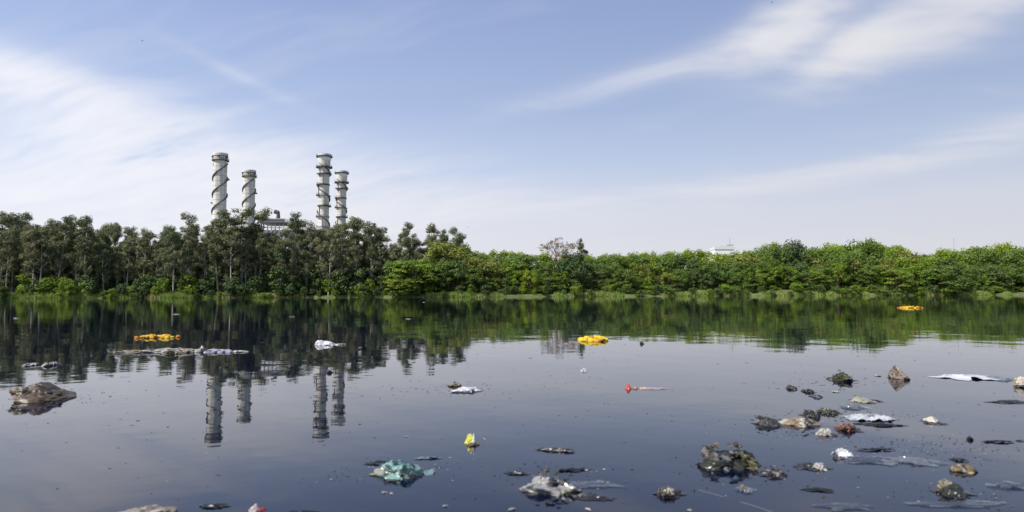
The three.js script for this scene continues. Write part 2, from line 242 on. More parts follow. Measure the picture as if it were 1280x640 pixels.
{
  const r = rng(9);
  // eucalyptus grove on the left bank, four ranks deep
  const ranks = [[6, 4.4, 0.66, 1.02], [14, 4.8, 0.72, 1.05], [24, 5.6, 0.76, 1.05], [37, 6.4, 0.8, 1.03]];
  ranks.forEach(([t, step, f0, f1], k) => {
    for (let x = -222; x < -18; x += step * (0.75 + r() * 0.5)) {
      const z = bankZ(x) - t - (r() - 0.5) * 6, a = x / -z; if (a > -0.2 + 0.045 * k) continue;
      const gy = groundY(x, z), q = r(), h = (crestAt(a) * -z + 1 - gy) * mix(f0, f1, q), s = h / 26, lf = Math.floor(r() * 3), look = `${q > 0.5 ? 'taller' : 'shorter'} ${['grey-green', 'pale olive', 'dark green'][lf]}`;
      plant(gums[Math.floor(r() * 6)], 'eucalyptus_tree', `${look} eucalyptus, ${['front rank', 'second rank', 'third rank', 'rear rank'][k]} of the grove, ${zone(a)}`, 'tree', x, z, s, s * (0.85 + r() * 0.3), r() * 6.28, bark.pale, gumLeaf[lf], k < 1 ? 'front eucalyptuses of the left bank' : 'eucalyptuses of the grove on the left bank');
    }
  });
  // dense broad trees fill the depth of the grove behind the stems
  for (const [t, step, f] of [[20, 6.5, 0.42], [33, 6.5, 0.54], [47, 7, 0.62], [60, 7.5, 0.68]]) for (let x = -232; x < -14; x += step * (0.8 + r() * 0.4)) {
    const z = bankZ(x) - t - (r() - 0.5) * 5, a = x / -z; if (a > -0.19 + 0.0022 * t) continue;
    const s = (crestAt(a) * -z + 1 - groundY(x, z)) * f * (0.85 + r() * 0.25) / 13.6;
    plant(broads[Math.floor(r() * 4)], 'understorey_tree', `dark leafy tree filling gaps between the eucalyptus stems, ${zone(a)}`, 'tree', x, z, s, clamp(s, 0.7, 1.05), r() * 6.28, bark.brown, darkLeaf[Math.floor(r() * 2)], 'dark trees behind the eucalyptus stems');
  }
  // eucalyptuses that stand out of the line: [top as x/depth, height/depth], inland, girth
  const out = [
    [[[-0.503, 0.127]], 16, 0.9, 'slim eucalyptus standing clear of the grove just left of the leftmost chimney'],
    [[[-0.467, 0.119]], 12, 1.25, 'spreading eucalyptus hiding the foot of the leftmost chimney'],
    [[[-0.444, 0.128]], 11, 1.3, 'full-crowned eucalyptus between the two left chimneys'],
    [[[-0.422, 0.135]], 12, 1.35, 'tallest eucalyptus of the wood, hiding the foot of the second chimney'],
    [[[-0.402, 0.133]], 13, 1.15, 'tall eucalyptus beside the plant building, right of the second chimney'],
    [[[-0.336, 0.131]], 14, 1.0, 'pointed eucalyptus rising between the plant building and the banded chimneys'],
    [[[-0.316, 0.116]], 12, 1.0, 'eucalyptus just left of the tall banded chimney'],
    [[[-0.245, 0.122]], 20, 1.1, 'tall eucalyptus just right of the shorter banded chimney'],
    [[[-0.211, 0.112]], 24, 1.0, 'feathery eucalyptus near the right end of the dark grove'],
    [[[-0.159, 0.112]], 26, 1.0, 'thin dark eucalyptus sticking up above the bright green trees, left of three'],
    [[[-0.125, 0.108]], 26, 1.05, 'thin dark eucalyptus sticking up above the bright green trees, middle of three'],
    [[[-0.105, 0.103]], 30, 1.0, 'small-crowned eucalyptus tucked beside the rightmost thin one'],
    [[[-0.088, 0.105]], 26, 1.05, 'thin dark eucalyptus at the right end of the grove, against open sky']];
  out.forEach(([[p], t, girth, label], i) => {
    let z = -235, x = p[0] * 235; for (let k = 0; k < 4; k++) { z = bankZ(x) - t; x = -p[0] * z; }
    const s = (p[1] * -z + 1 - groundY(x, z)) / 26;
    plant(gums[(i * 5 + 2) % 6], 'eucalyptus_tree', label, 'tree', x, z, s, s * girth, i * 1.9, bark.pale, gumLeaf[i % 3], 'eucalyptuses standing out of the skyline');
  });
  // bushes along the foot of the grove
  for (let x = -215; x < -48; x += 2.4 * (0.6 + r() * 0.8)) {
    const t = 0.5 + r() * r() * 9, z = bankZ(x) - t, s = (0.55 + r() * 1.0) * (t < 2 ? 0.75 : 1), green = r() < 0.4;
    plant(shrubs[Math.floor(r() * 3)], 'bank_shrub', `${green ? 'light green leafy' : 'dark olive'} bush at the foot of the grove, ${zone(x / -z)}`, 'bush', x, z, s * (0.9 + r() * 0.5), s, r() * 6.28, bark.brown, green ? broadLeaf[0] : darkLeaf[Math.floor(r() * 2)], green ? 'light bushes under the grove' : 'dark bushes under the grove');
  }
  for (const [px, t, s, m] of [[-0.36, 5, 2.3, 1], [-0.345, 6, 2.0, 1], [-0.40, 5, 1.7, 0], [-0.27, 5, 2.2, 1], [-0.24, 6, 2.5, 1], [-0.47, 6, 1.9, 1], [-0.57, 5, 1.8, 1], [-0.66, 6, 1.7, 0], [-0.305, 7, 2.4, 0]]) {
    let x = px * 220; x = -px * (bankZ(x) - t); const z = bankZ(x) - t;
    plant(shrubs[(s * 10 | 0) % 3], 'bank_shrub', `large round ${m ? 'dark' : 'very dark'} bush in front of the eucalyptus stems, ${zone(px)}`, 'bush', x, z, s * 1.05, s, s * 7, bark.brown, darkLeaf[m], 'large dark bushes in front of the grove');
  }
  // the broad green wood on the right bank
  const rows = [[8.5, 5.6, 0.32, 0.6, 'front'], [14, 6.4, 0.5, 0.78, 'second'], [22, 7.2, 0.7, 0.95, 'third'], [33, 7.6, 0.86, 1.03, 'back']];
  rows.forEach(([t, step, f0, f1, word], k) => {
    for (let x = -50 + k * 1.5; x < 270; x += step * (0.75 + r() * 0.5)) {
      const z = bankZ(x) - t - (r() - 0.5) * 4, a = x / -z; if (a < -0.2 + 0.035 * k) continue;
      const h = (crestAt(a) * -z + 1 - groundY(x, z)) * mix(f0, f1, r()), s = h / 13.6, wide = clamp(s, 0.62, 1.25) * (0.75 + r() * 0.6);
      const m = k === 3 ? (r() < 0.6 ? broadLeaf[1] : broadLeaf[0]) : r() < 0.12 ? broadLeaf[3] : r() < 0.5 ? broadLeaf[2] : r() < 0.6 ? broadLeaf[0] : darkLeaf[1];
      const lay = r() < 0.14;
      plant(lay ? layered[Math.floor(r() * 2)] : broads[Math.floor(r() * 4)], 'broadleaf_tree', `${lay ? 'flat-layered' : 'rounded'} ${tone(m)} ${word}-row tree, ${zone(a)}`, 'tree', x, z, s, wide, r() * 6.28, bark.brown, m, `${word} row of trees on the right bank`);
    }
  });
  // named trees of the right bank
  const special = [
    [[[-0.157, 0.058]], 6, 1.35, layered[0], broadLeaf[0], 'bright green tree with flat drooping shelves of foliage beside the dark grove'],
    [[[-0.175, 0.026]], 2.6, 1.1, layered[1], broadLeaf[1], 'low bright green shelving bush overhanging the water beside the dark grove'],
    [[[-0.105, 0.080]], 17, 1.3, broads[1], broadLeaf[3], 'tall domed yellow-green tree below the thin eucalyptuses'],
    [[[-0.093, 0.054]], 9, 1.2, broads[2], darkLeaf[1], 'dense dark green tree in front of the domed yellow-green one'],
    [[[0.029, 0.037]], 4, 0.85, broads[0], broadLeaf[1], 'bright yellow-green bush on the bank left of the bare tree'],
    [[[0.095, 0.065]], 9, 0.95, broads[3], darkLeaf[0], 'rounded dark tree just in front of the bare tree'],
    [[[0.673, 0.045]], 6, 1.35, layered[1], broadLeaf[2], 'shelving flat-layered tree at the water below the thin mast on the right'],
    [[[0.600, 0.039]], 5, 1.15, layered[0], broadLeaf[0], 'flat-layered green tree in front of the wood, left of the larger shelving one'],
    [[[0.433, 0.080]], 26, 1.1, broads[2], leafM(0.13, 0.15, 0.08), 'pale grey-green treetop rising above the wood right of the white roof'],
    [[[0.546, 0.083]], 27, 1.4, broads[1], broadLeaf[2], 'broad tree forming the highest hump of the right wood']];
  special.forEach(([[p], t, girth, kind, m, label], i) => {
    let x = p[0] * 260, z; for (let k = 0; k < 4; k++) { z = bankZ(x) - t; x = -p[0] * z; }
    const s = (p[1] * -z + 1 - groundY(x, z)) / 13.6; plant(kind, 'broadleaf_tree', label, 'tree', x, z, s, clamp(s, 0.6, 1.3) * girth, i * 2.1, bark.brown, m, 'single trees picked out on the right bank');
  });
  { // bare tree and the small dark tree beside it
    const place = (p, t) => { let x = p[0] * 265, z; for (let k = 0; k < 4; k++) { z = bankZ(x) - t; x = -p[0] * z; } return [x, z]; };
    const p1 = [[0.067, 0.088]][0], [x1, z1] = place(p1, 22), b = bareTree(12); b.wood.computeBoundingBox(); const s1 = (p1[1] * -z1 + 1 - groundY(x1, z1)) / b.wood.boundingBox.max.y;
    plant(b, 'bare_tree', 'leafless olive-brown tree with a fine round crown above the green wood', 'tree', x1, z1, s1, s1 * 1.15, 0.4, bark.rosy, leafM(0.2, 0.15, 0.07, 0.2));
    const p2 = [[0.109, 0.088]][0], [x2, z2] = place(p2, 24), s2 = (p2[1] * -z2 + 1 - groundY(x2, z2)) / 26;
    plant(gums[3], 'small_dark_tree', 'small dark-topped tree poking up just right of the bare tree', 'tree', x2, z2, s2, s2 * 0.8, 2, bark.grey, gumLeaf[2]);
  }
  for (let x = -45; x < 262; x += 3.6 * (0.3 + r() * 1.4)) {
    const t = 0.6 + r() * 4.6, z = bankZ(x) - t, s = 0.4 + r() * 0.7;
    const m = r() < 0.5 ? broadLeaf[2] : r() < 0.5 ? broadLeaf[0] : darkLeaf[1];
    plant(shrubs[Math.floor(r() * 3)], 'bank_shrub', `low ${tone(m)} bush at the water edge, ${zone(x / -z)}`, 'bush', x, z, s, s * 1.2, r() * 6.28, bark.brown, m, 'low bushes along the right bank');
  }
}
{ // rank grass along the water's edge
  const r = rng(31), pos = [], nor = [], col = [], idx = []; let n = 0;
  for (let i = 0; i < 75000; i++) {
    const x = -230 + r() * 500, patch = noise(x * 0.045, 2.2, 0) + 0.5 * noise(x * 0.17, 4.4, 0); if (patch < -0.14 + r() * 0.16) continue;
    const t = 0.1 + Math.pow(r(), 1.2) * 5.5, z = bankZ(x) - t, y = groundY(x, z) - 0.05; if (y < -0.25) continue;
    const h = (0.45 + 0.75 * r()) * (0.8 + 0.8 * clamp(patch + 0.3)), w = 0.09 + 0.07 * r(), a = r() * 6.283, lx = (r() - 0.5) * 1.1 * h, lz = (r() - 0.35) * 1.1 * h;
    const dx = Math.cos(a) * w, dz = Math.sin(a) * w;
    pos.push(x - dx, y, z - dz, x + dx, y, z + dz, x + lx, y + h, z + lz);
    const q = r(), dry = clamp(noise(x * 0.11, t * 0.3, 9) * 1.6 + 0.2), k = 0.75 + 0.5 * q;
    for (let v = 0; v < 3; v++) { nor.push(-dz * 4, 0.75, dx * 4 + 0.3); col.push(k * mix(0.27, 0.42, dry), k * mix(0.37, 0.4, dry), k * mix(0.06, 0.16, dry)); }
    idx.push(n, n + 1, n + 2); n += 3;
  }
  const g = new THREE.BufferGeometry(); g.setAttribute('position', new THREE.Float32BufferAttribute(pos, 3)); g.setAttribute('normal', new THREE.Float32BufferAttribute(nor, 3)); g.setAttribute('color', new THREE.Float32BufferAttribute(col, 3)); g.setIndex(idx); g.computeVertexNormals();
  const m = mesh('bank_grass', g, phy({ vertexColors: true, roughness: 0.8, transmission: 0.3, thickness: 0, side: 2 })); m.userData = { kind: 'stuff', label: 'rank yellow-green grass along the edge of the far bank', category: 'grass' };
}

// ---------------------------------------------------------------- power station
const conc = { shaft: std({ color: C(0.7, 0.68, 0.64), roughness: 0.8 }), joint: std({ color: C(0.4, 0.39, 0.37), roughness: 0.8 }), dark: std({ color: C(0.055, 0.055, 0.06), roughness: 0.6 }), steel: std({ color: C(0.25, 0.25, 0.25), roughness: 0.5, metalness: 0.3 }), rust: std({ color: C(0.22, 0.12, 0.08), roughness: 0.9 }), white: std({ color: C(0.75, 0.75, 0.74), roughness: 0.6 }) };
{ const t = noiseTex(512, 1, (u, v) => { const st = torusNoise(u, 0.03 * v, 12, 8, 3), n = 0.84 + 0.5 * torusNoise(u, v, 2.2, 3, 4) + 0.7 * st - 0.5 * Math.max(0, torusNoise(u, 0.1 * v, 5, 4, 3)); return [n, n * 0.985, n * 0.94]; }); conc.shaft.map = t; }
const ringGeo = (r0, r1, h, seg = 40) => { const g = new THREE.LatheGeometry([[r0, -h / 2], [r1, -h / 2], [r1, h / 2], [r0, h / 2], [r0, -h / 2]].map(([x, y]) => new THREE.Vector2(x, y)), seg); return g; };
function helixGeo(r0, r1, th, y0, y1, pitch, phase, dir) {    // a fin wound round a shaft
  const n = Math.round((y1 - y0) / 0.35), pos = [], idx = [];
  for (let i = 0; i <= n; i++) { const y = mix(y0, y1, i / n), a = phase + dir * y / pitch * 2 * Math.PI, c = Math.cos(a), s = Math.sin(a); for (const [r, d] of [[r0, -th / 2], [r1, -th / 2], [r1, th / 2], [r0, th / 2]]) pos.push(c * r, y + d, s * r); }
  for (let i = 0; i < n; i++) for (let k = 0; k < 4; k++) { const a = i * 4 + k, b = i * 4 + (k + 1) % 4; idx.push(a, a + 4, b, b, a + 4, b + 4); }
  idx.push(0, 1, 2, 0, 2, 3); const e = n * 4; idx.push(e, e + 2, e + 1, e, e + 3, e + 2);
  let g = new THREE.BufferGeometry(); g.setAttribute('position', new THREE.Float32BufferAttribute(pos, 3)); g.setIndex(idx); g = g.toNonIndexed(); g.computeVertexNormals(); return g;
}
function railGeo(r, y, h, a0, a1) {
  const gs = [], n = Math.max(4, Math.round((a1 - a0) * r / 1.3));
  for (let i = 0; i <= n; i++) { const a = mix(a0, a1, i / n), p = new THREE.CylinderGeometry(0.07, 0.07, h, 5); p.translate(Math.cos(a) * r, y + h / 2, Math.sin(a) * r); gs.push(p); }
  for (const f of [0.55, 1]) { const t = new THREE.TorusGeometry(r, 0.07, 4, 36, a1 - a0); t.rotateX(Math.PI / 2); t.rotateY(-a0); t.translate(0, y + h * f, 0); gs.push(t); }
  return mergeGeometries(gs.map((g) => { const q = g.index ? g.toNonIndexed() : g; q.deleteAttribute('uv'); return q; }));
}
function arcSlab(r0, r1, h, a0, a1) {
  const s = new THREE.Shape(); const n = 20; for (let i = 0; i <= n; i++) { const a = mix(a0, a1, i / n); s[i ? 'lineTo' : 'moveTo'](Math.cos(a) * r1, Math.sin(a) * r1); } for (let i = n; i >= 0; i--) { const a = mix(a0, a1, i / n); s.lineTo(Math.cos(a) * r0, Math.sin(a) * r0); }
  const g = new THREE.ExtrudeGeometry(s, { depth: h, bevelEnabled: false }); g.rotateX(Math.PI / 2); g.translate(0, h, 0); return g;
}
function straked(top, depth, label, phase) {
  const x = top[0], z = -depth, gy = groundY(x, z), H = top[1] - gy, R = 3.95;
  const c = thing('strake_chimney', label, 'chimney', [x, gy, z], 'two chimneys wound with dark spiral strakes');
  mesh('shaft', new THREE.LatheGeometry([[R * 1.12, -1], [R * 1.08, 3], [R, 14], [R, H - 5]].map((p) => new THREE.Vector2(...p)), 48), conc.shaft, c);
  const jg = ringGeo(R - 0.1, R + 0.07, 0.28); for (let y = 16; y < H - 6; y += 3.05) mesh('joint_ring', jg, conc.joint, c).position.y = y;
  for (let k = 0; k < 2; k++) mesh('strake', helixGeo(R - 0.05, R + 0.75, 0.62, 20, H - 6.5, 21, phase + k * Math.PI, -1), conc.dark, c);
  mesh('collar', new THREE.LatheGeometry([[R, H - 5.2], [R + 0.25, H - 3.4], [R + 0.4, H - 0.3], [R + 0.4, H], [R + 0.1, H], [R + 0.05, H - 3], [R - 0.4, H - 4.5], [R - 0.5, H - 12]].map((p) => new THREE.Vector2(...p)), 48), conc.shaft, c);
  const g = mesh('gallery', ringGeo(R - 0.05, R + 1.1, 0.55), conc.dark, c); g.position.y = H - 4.6; mesh('railing', railGeo(R + 1.0, 0.27, 1.3, 0, 6.28), conc.dark, g);
  mesh('rim_band', ringGeo(R + 0.3, R + 0.5, 0.4), conc.dark, c).position.y = H - 1.9;
  const lamp = new THREE.BoxGeometry(0.9, 1.1, 0.9); for (const a of [0.3, 1.4, 2.6, 3.7, 5.0]) { const m = mesh('bracket', lamp, conc.dark, c); m.position.set(Math.cos(a) * (R + 0.75), H - 2.3, Math.sin(a) * (R + 0.75)); m.rotation.y = -a; }
  for (const [a, y] of [[3.3, H * 0.62], [-0.15, H * 0.8]]) { const m = mesh('side_platform', new THREE.BoxGeometry(1.6, 0.9, 1.8), conc.dark, c); m.position.set(Math.cos(a) * (R + 0.7), y, Math.sin(a) * (R + 0.7)); m.rotation.y = -a; }
}
straked([-183.929, 90.232], 400, 'tall pale chimney with dark spiral strakes, leftmost of four', 0.6);
straked([-186.999, 89.658], 452, 'smaller pale chimney with dark spiral strakes, second of four from the left', 1.0);
function banded(top, depth, label, phase) {
  const x = top[0], z = -depth, gy = groundY(x, z), H = top[1] - gy, R = 3.3, sp = 6.75;
  const c = thing('platform_chimney', label, 'chimney', [x, gy, z], 'two chimneys ringed with platforms');
  mesh('shaft', new THREE.LatheGeometry([[R * 1.3, -1], [R * 1.2, 3], [R, 16], [R, H - 9], [R + 0.45, H - 5.5], [R + 0.5, H - 3]].map((p) => new THREE.Vector2(...p)), 48), conc.shaft, c);
  mesh('crown_band', new THREE.LatheGeometry([[R + 0.4, H - 4.2], [R + 0.75, H - 3.6], [R + 0.8, H], [R + 0.4, H], [R + 0.3, H - 3.8]].map((p) => new THREE.Vector2(...p)), 48), conc.white, c);
  let k = 0;
  for (let y = H - 1.6; y > 24; y -= k === 1 ? 4.4 : sp, k++) {
    const rr = k < 2 ? R + 0.45 : R;
    mesh('band', ringGeo(rr - 0.1, rr + 0.35, 0.8), k % 2 ? conc.dark : conc.steel, c).position.y = y;
    const a0 = [0, 2.2, 5.3, 1.0, 2.0, 4.9, 1.6, 0.4][k % 8], a1 = a0 + (k < 2 ? 6.2 : 3.6);
    const p = mesh('platform', arcSlab(rr, rr + 1.35, 0.6, a0, a1), conc.dark, c); p.position.y = y - 0.3; const rl = mesh('railing', railGeo(rr + 1.08, 0.35, 1.25, -a1, -a0), conc.steel, p); rl.rotation.y = 0; rl.scale.z = 1;
    if (k > 0) { const la = [1.2, 2.1, 1.5, 2.4][k % 4], l = mesh('ladder', new THREE.BoxGeometry(0.35, sp, 0.3), k % 2 ? conc.rust : conc.steel, c); l.position.set(Math.cos(la) * (R + 0.25), y - sp / 2, Math.sin(la) * (R + 0.25)); l.rotation.y = -la; }
  }
  mesh('added_dark_spiral', helixGeo(R, R + 0.8, 0.4, 14, H - 6, sp * 2.4, phase, 1), conc.dark, c);  // added dark spiral, stands for the shadow and duct on the right edge
  for (let y = 18; y < H - 9; y += 2.25) mesh('joint_ring', ringGeo(R - 0.05, R + 0.05, 0.16), conc.joint, c).position.y = y;
}
banded([-118.422, 89.549], 400, 'tall chimney ringed with platforms and an added dark spiral, third of four from the left', 4.2);
banded([-121.198, 88.909], 452, 'smaller chimney ringed with platforms, rightmost of four', 4.6);

{ // boiler house between the chimneys
  const D = 385, [xl, yt] = [-153.8, 47.185], [xr] = [-138.317, 47.145], gy = groundY(xl, -D), H = yt - gy;
  const b = thing('boiler_house', 'grey plant building with a flat overhanging roof and a dark cowl, behind the trees', 'building', [(xl + xr) / 2, gy, -D - 10]); const w = xr - xl;
  const wall = std({ color: C(0.3, 0.3, 0.3), roughness: 0.85 });
  const m0 = mesh('wall', new THREE.BoxGeometry(w - 2, H - 6.5, 18), wall, b); m0.position.set(-0.5, (H - 6.5) / 2 - 0.5, 0);
  const s = new THREE.Shape(); s.moveTo(-w / 2, -2.6); s.lineTo(w / 2 - 3, -2.6); s.lineTo(w / 2 + 5, -2.9); s.lineTo(w / 2 + 5, -2.2); s.lineTo(w / 2 + 1, 0); s.lineTo(-w / 2, 0.1); s.closePath();
  const rg = new THREE.ExtrudeGeometry(s, { depth: 20, bevelEnabled: false }); rg.translate(0, H, -10); const roof = mesh('roof', rg, std({ color: C(0.42, 0.41, 0.39), roughness: 0.8 }), b);
  mesh('fascia', new THREE.BoxGeometry(w + 1, 0.8, 0.3), conc.dark, roof).position.set(0, H - 0.9, 10.2); mesh('fascia', new THREE.BoxGeometry(w + 3, 0.7, 0.3), conc.dark, roof).position.set(1.5, H - 2.5, 10.2);
  for (let i = 0; i < 7; i++) mesh('column', new THREE.BoxGeometry(0.6, H - 3, 0.6), conc.steel, b).position.set(-w / 2 + 1 + i * (w - 1) / 6, (H - 3) / 2 - 0.4, 9.4);
  for (let j = 0; j < 5; j++) { mesh('beam', new THREE.BoxGeometry(w, 0.5, 0.5), conc.steel, b).position.set(0, H - 5.5 - j * 4, 9.45); for (let i = 0; i < 3; i++) { const br = mesh('brace', new THREE.BoxGeometry(6.4, 0.35, 0.35), conc.joint, b); br.position.set(-w / 2 + 3.5 + i * 5.2, H - 7.5 - j * 4, 9.9); br.rotation.z = i % 2 ? 0.66 : -0.66; } }
  const cowl = mesh('cowl', mergeGeometries([new THREE.CylinderGeometry(0.9, 1.3, 4.4, 16).translate(0, 2.2, 0), new THREE.CylinderGeometry(1.3, 1.2, 2.6, 16).rotateZ(Math.PI / 2.4).translate(-1.0, 4.5, 0)]), conc.dark, b); cowl.position.set(w / 2 - 4.5, H - 0.2, 6);
  mesh('cowl', new THREE.CylinderGeometry(0.7, 0.8, 2.8, 12), conc.dark, b).position.set(-w / 2 + 1.2, H + 1.3, 5);
  const [xl2, yt2] = [-136.908, 41.749], [xr2] = [-114.479, 41.691], H2 = yt2 - groundY(xl2, -380), w2 = xr2 - xl2;
  const a = thing('turbine_hall', 'lower plant building with a pinkish roof edge between boiler house and banded chimneys', 'building', [(xl2 + xr2) / 2, groundY(xl2, -380), -392]);
  mesh('wall', new THREE.BoxGeometry(w2, H2 - 2, 20), wall, a).position.y = (H2 - 2) / 2 - 0.4;
  mesh('roof', new THREE.BoxGeometry(w2 + 1.6, 1.9, 21.5), std({ color: C(0.5, 0.46, 0.44), roughness: 0.8 }), a).position.y = H2 - 1.2;
  mesh('gutter', new THREE.BoxGeometry(w2 + 1.8, 0.6, 0.5), std({ color: C(0.16, 0.09, 0.08), roughness: 0.8 }), a).position.set(0, H2 - 2.2, 10.9);
  for (let i = 0; i < 8; i++) { const wd = mesh('window', new THREE.BoxGeometry(1.6, 2.2, 0.3), conc.dark, a); wd.position.set(-w2 / 2 + 1.8 + i * (w2 - 3.6) / 7, H2 - 6, 10.05); }
  const v = mesh('roof_vent', mergeGeometries([new THREE.CylinderGeometry(0.5, 0.6, 2.6, 12), new THREE.CylinderGeometry(0.95, 0.95, 0.5, 12).translate(0, 1.5, 0)]), conc.dark, a); v.position.set(-w2 / 2 + 4, H2 + 0.9, 4);
}
{ // white hall far behind the right wood, and a thin mast
  const D = 620, [xl, yt] = [194.292, 47.27], [xr] = [213.718, 47.219], w = xr - xl, gy = groundY(xl, -D), H = yt - gy;
  const b = thing('white_hall', 'white hall with a low curved roof just showing above the right wood', 'building', [(xl + xr) / 2, gy, -D]);
  const s = new THREE.Shape(); s.moveTo(-w / 2, -4); s.lineTo(w / 2, -4); s.lineTo(w / 2, -1.2); s.quadraticCurveTo(w / 6, 0.6, -w / 2, -1.6); s.closePath(); const g = new THREE.ExtrudeGeometry(s, { depth: 16, bevelEnabled: false }); g.translate(0, H, -8);
  mesh('roof', g, std({ color: C(0.62, 0.62, 0.61), roughness: 0.6 }), b); mesh('wall', new THREE.BoxGeometry(w - 0.6, H - 4, 15), conc.white, b).position.y = (H - 4) / 2 - 0.4;
  mesh('roof_mast', new THREE.CylinderGeometry(0.1, 0.16, 9, 8), conc.dark, b).position.set(w * 0.33, H + 3.8, 4); mesh('canopy', new THREE.BoxGeometry(6, 0.35, 3), conc.dark, b).position.set(w * 0.3, H + 0.35, 6);
  const mast = (p, D2, label) => { const y0 = groundY(p[0], -D2), h = p[1] - y0, m = thing('mast', label, 'mast', [p[0], y0, -D2]); mesh('pole', new THREE.CylinderGeometry(0.06, 0.16, h + 0.6, 8), conc.steel, m).position.y = h / 2 - 0.3; mesh('crossarm', new THREE.BoxGeometry(1.0, 0.1, 0.1), conc.steel, m).position.y = h - 1.5; };
  mast([290.816, 37.475], 420, 'thin mast above the trees near the right edge of the photo');
}
{ // birds
  const wing = (sx) => { const g = new THREE.BufferGeometry(); g.setAttribute('position', new THREE.Float32BufferAttribute([0, 0, 0.12, sx * 0.35, 0.16, 0.1, sx * 0.8, 0.05, -0.1, sx * 0.35, 0.14, -0.14, 0, 0, -0.16], 3)); g.setIndex([0, 1, 4, 1, 3, 4, 1, 2, 3]); g.computeVertexNormals(); return g; };
  const bird = (p, D, label, s) => { const b = thing('bird', label, 'bird', [p[0], p[1], -D], 'birds in flight', 0.7); b.scale.setScalar(s); const body = new THREE.SphereGeometry(1, 12, 8); body.scale(0.1, 0.09, 0.34); mesh('body', body, conc.dark, b); for (const k of [-1, 1]) mesh('wing', wing(k), conc.dark, b); mesh('tail', new THREE.ConeGeometry(0.13, 0.3, 4).rotateX(Math.PI / 2).scale(1, 0.2, 1), conc.dark, b).position.z = -0.42; };
  bird([-70.746, 49.682], 120, 'tiny dark bird high over the left bank', 0.5); bird([50.145, 56.913], 120, 'tiny dark bird against the cirrus at the top edge', 0.4); bird([-13.099, 20.99], 190, 'tiny dark bird right of the last thin eucalyptus', 0.6);
}

// ---------------------------------------------------------------- litter on the water
const litterMat = (rough, spec = 1) => phy({ vertexColors: true, roughness: rough, side: 2, specularIntensity: spec });
const wet = litterMat(0.28), dull = litterMat(0.48), plastic = litterMat(0.28);
const film = phy({ color: C(0.62, 0.65, 0.7), roughness: 0.12, transmission: 0.95, thickness: 0, side: 2 }), film2 = phy({ color: C(0.7, 0.72, 0.76), roughness: 0.2, transmission: 0.9, thickness: 0, side: 2 });
const PAL = {
  mud: [[0.012, 0.01, 0.007], [0.029, 0.023, 0.015], [0.054, 0.044, 0.029], [0.008, 0.007, 0.006]], muck: [[0.005, 0.005, 0.005], [0.013, 0.013, 0.009], [0.025, 0.025, 0.013], [0.008, 0.008, 0.008]], tan: [[0.15, 0.114, 0.075], [0.185, 0.15, 0.106], [0.097, 0.07, 0.044]],
  grey: [[0.062, 0.059, 0.054], [0.115, 0.112, 0.104], [0.02, 0.018, 0.017], [0.038, 0.038, 0.031]], white: [[0.321, 0.313, 0.291], [0.421, 0.413, 0.39], [0.23, 0.214, 0.191], [0.138, 0.122, 0.1]], clean: [[0.445, 0.453, 0.462], [0.53, 0.53, 0.539], [0.359, 0.368, 0.393]], sack: [[0.23, 0.204, 0.178], [0.293, 0.268, 0.235], [0.191, 0.14, 0.089], [0.076, 0.064, 0.045]],
  orange: [[0.188, 0.049, 0.022], [0.232, 0.094, 0.053], [0.045, 0.015, 0.007], [0.262, 0.169, 0.131]], teal: [[0.096, 0.192, 0.176], [0.176, 0.28, 0.248], [0.016, 0.048, 0.048], [0.208, 0.216, 0.176]], olive: [[0.042, 0.04, 0.016], [0.065, 0.062, 0.029], [0.016, 0.016, 0.008], [0.107, 0.101, 0.065]], black: [[0.006, 0.006, 0.008], [0.013, 0.013, 0.013], [0.022, 0.021, 0.019]], lilac: [[0.202, 0.192, 0.24], [0.288, 0.278, 0.326], [0.058, 0.053, 0.077]], straw: [[0.124, 0.099, 0.05], [0.173, 0.14, 0.083], [0.05, 0.038, 0.021]], pink: [[0.158, 0.105, 0.098], [0.225, 0.188, 0.173], [0.022, 0.015, 0.015], [0.007, 0.007, 0.011]], amber: [[0.111, 0.063, 0.009], [0.142, 0.104, 0.038], [0.032, 0.022, 0.009], [0.189, 0.164, 0.12]] };
function paint(g, pal, f, seed, sz) {
  const p = g.attributes.position, col = new Float32Array(p.count * 3), n = pal.length, r = rng(seed * 7 + 3);
  for (let i = 0; i < p.count; i++) {
    const x = p.getX(i) / sz * f, y = p.getY(i) / sz * f, z = p.getZ(i) / sz * f;
    const k = clamp(0.5 + 0.95 * fbm(x + seed * 3.1, y * 1.5 + seed, z - seed, 4)) * (n - 0.001), a = Math.floor(k), b = Math.min(n - 1, a + 1), t = sstep(0.6, 0.95, k - a), v = 0.93 + 0.14 * r();
    for (let c = 0; c < 3; c++) col[i * 3 + c] = mix(pal[a][c], pal[b][c], t) * v;
  }
  g.setAttribute('color', new THREE.BufferAttribute(col, 3)); return g;
}
const ico = (() => { const m = {}; return (d) => { if (!m[d]) { let g = new THREE.IcosahedronGeometry(1, d); g.deleteAttribute('uv'); g.deleteAttribute('normal'); m[d] = mergeVertices(g, 1e-4); } return m[d].clone(); }; })();
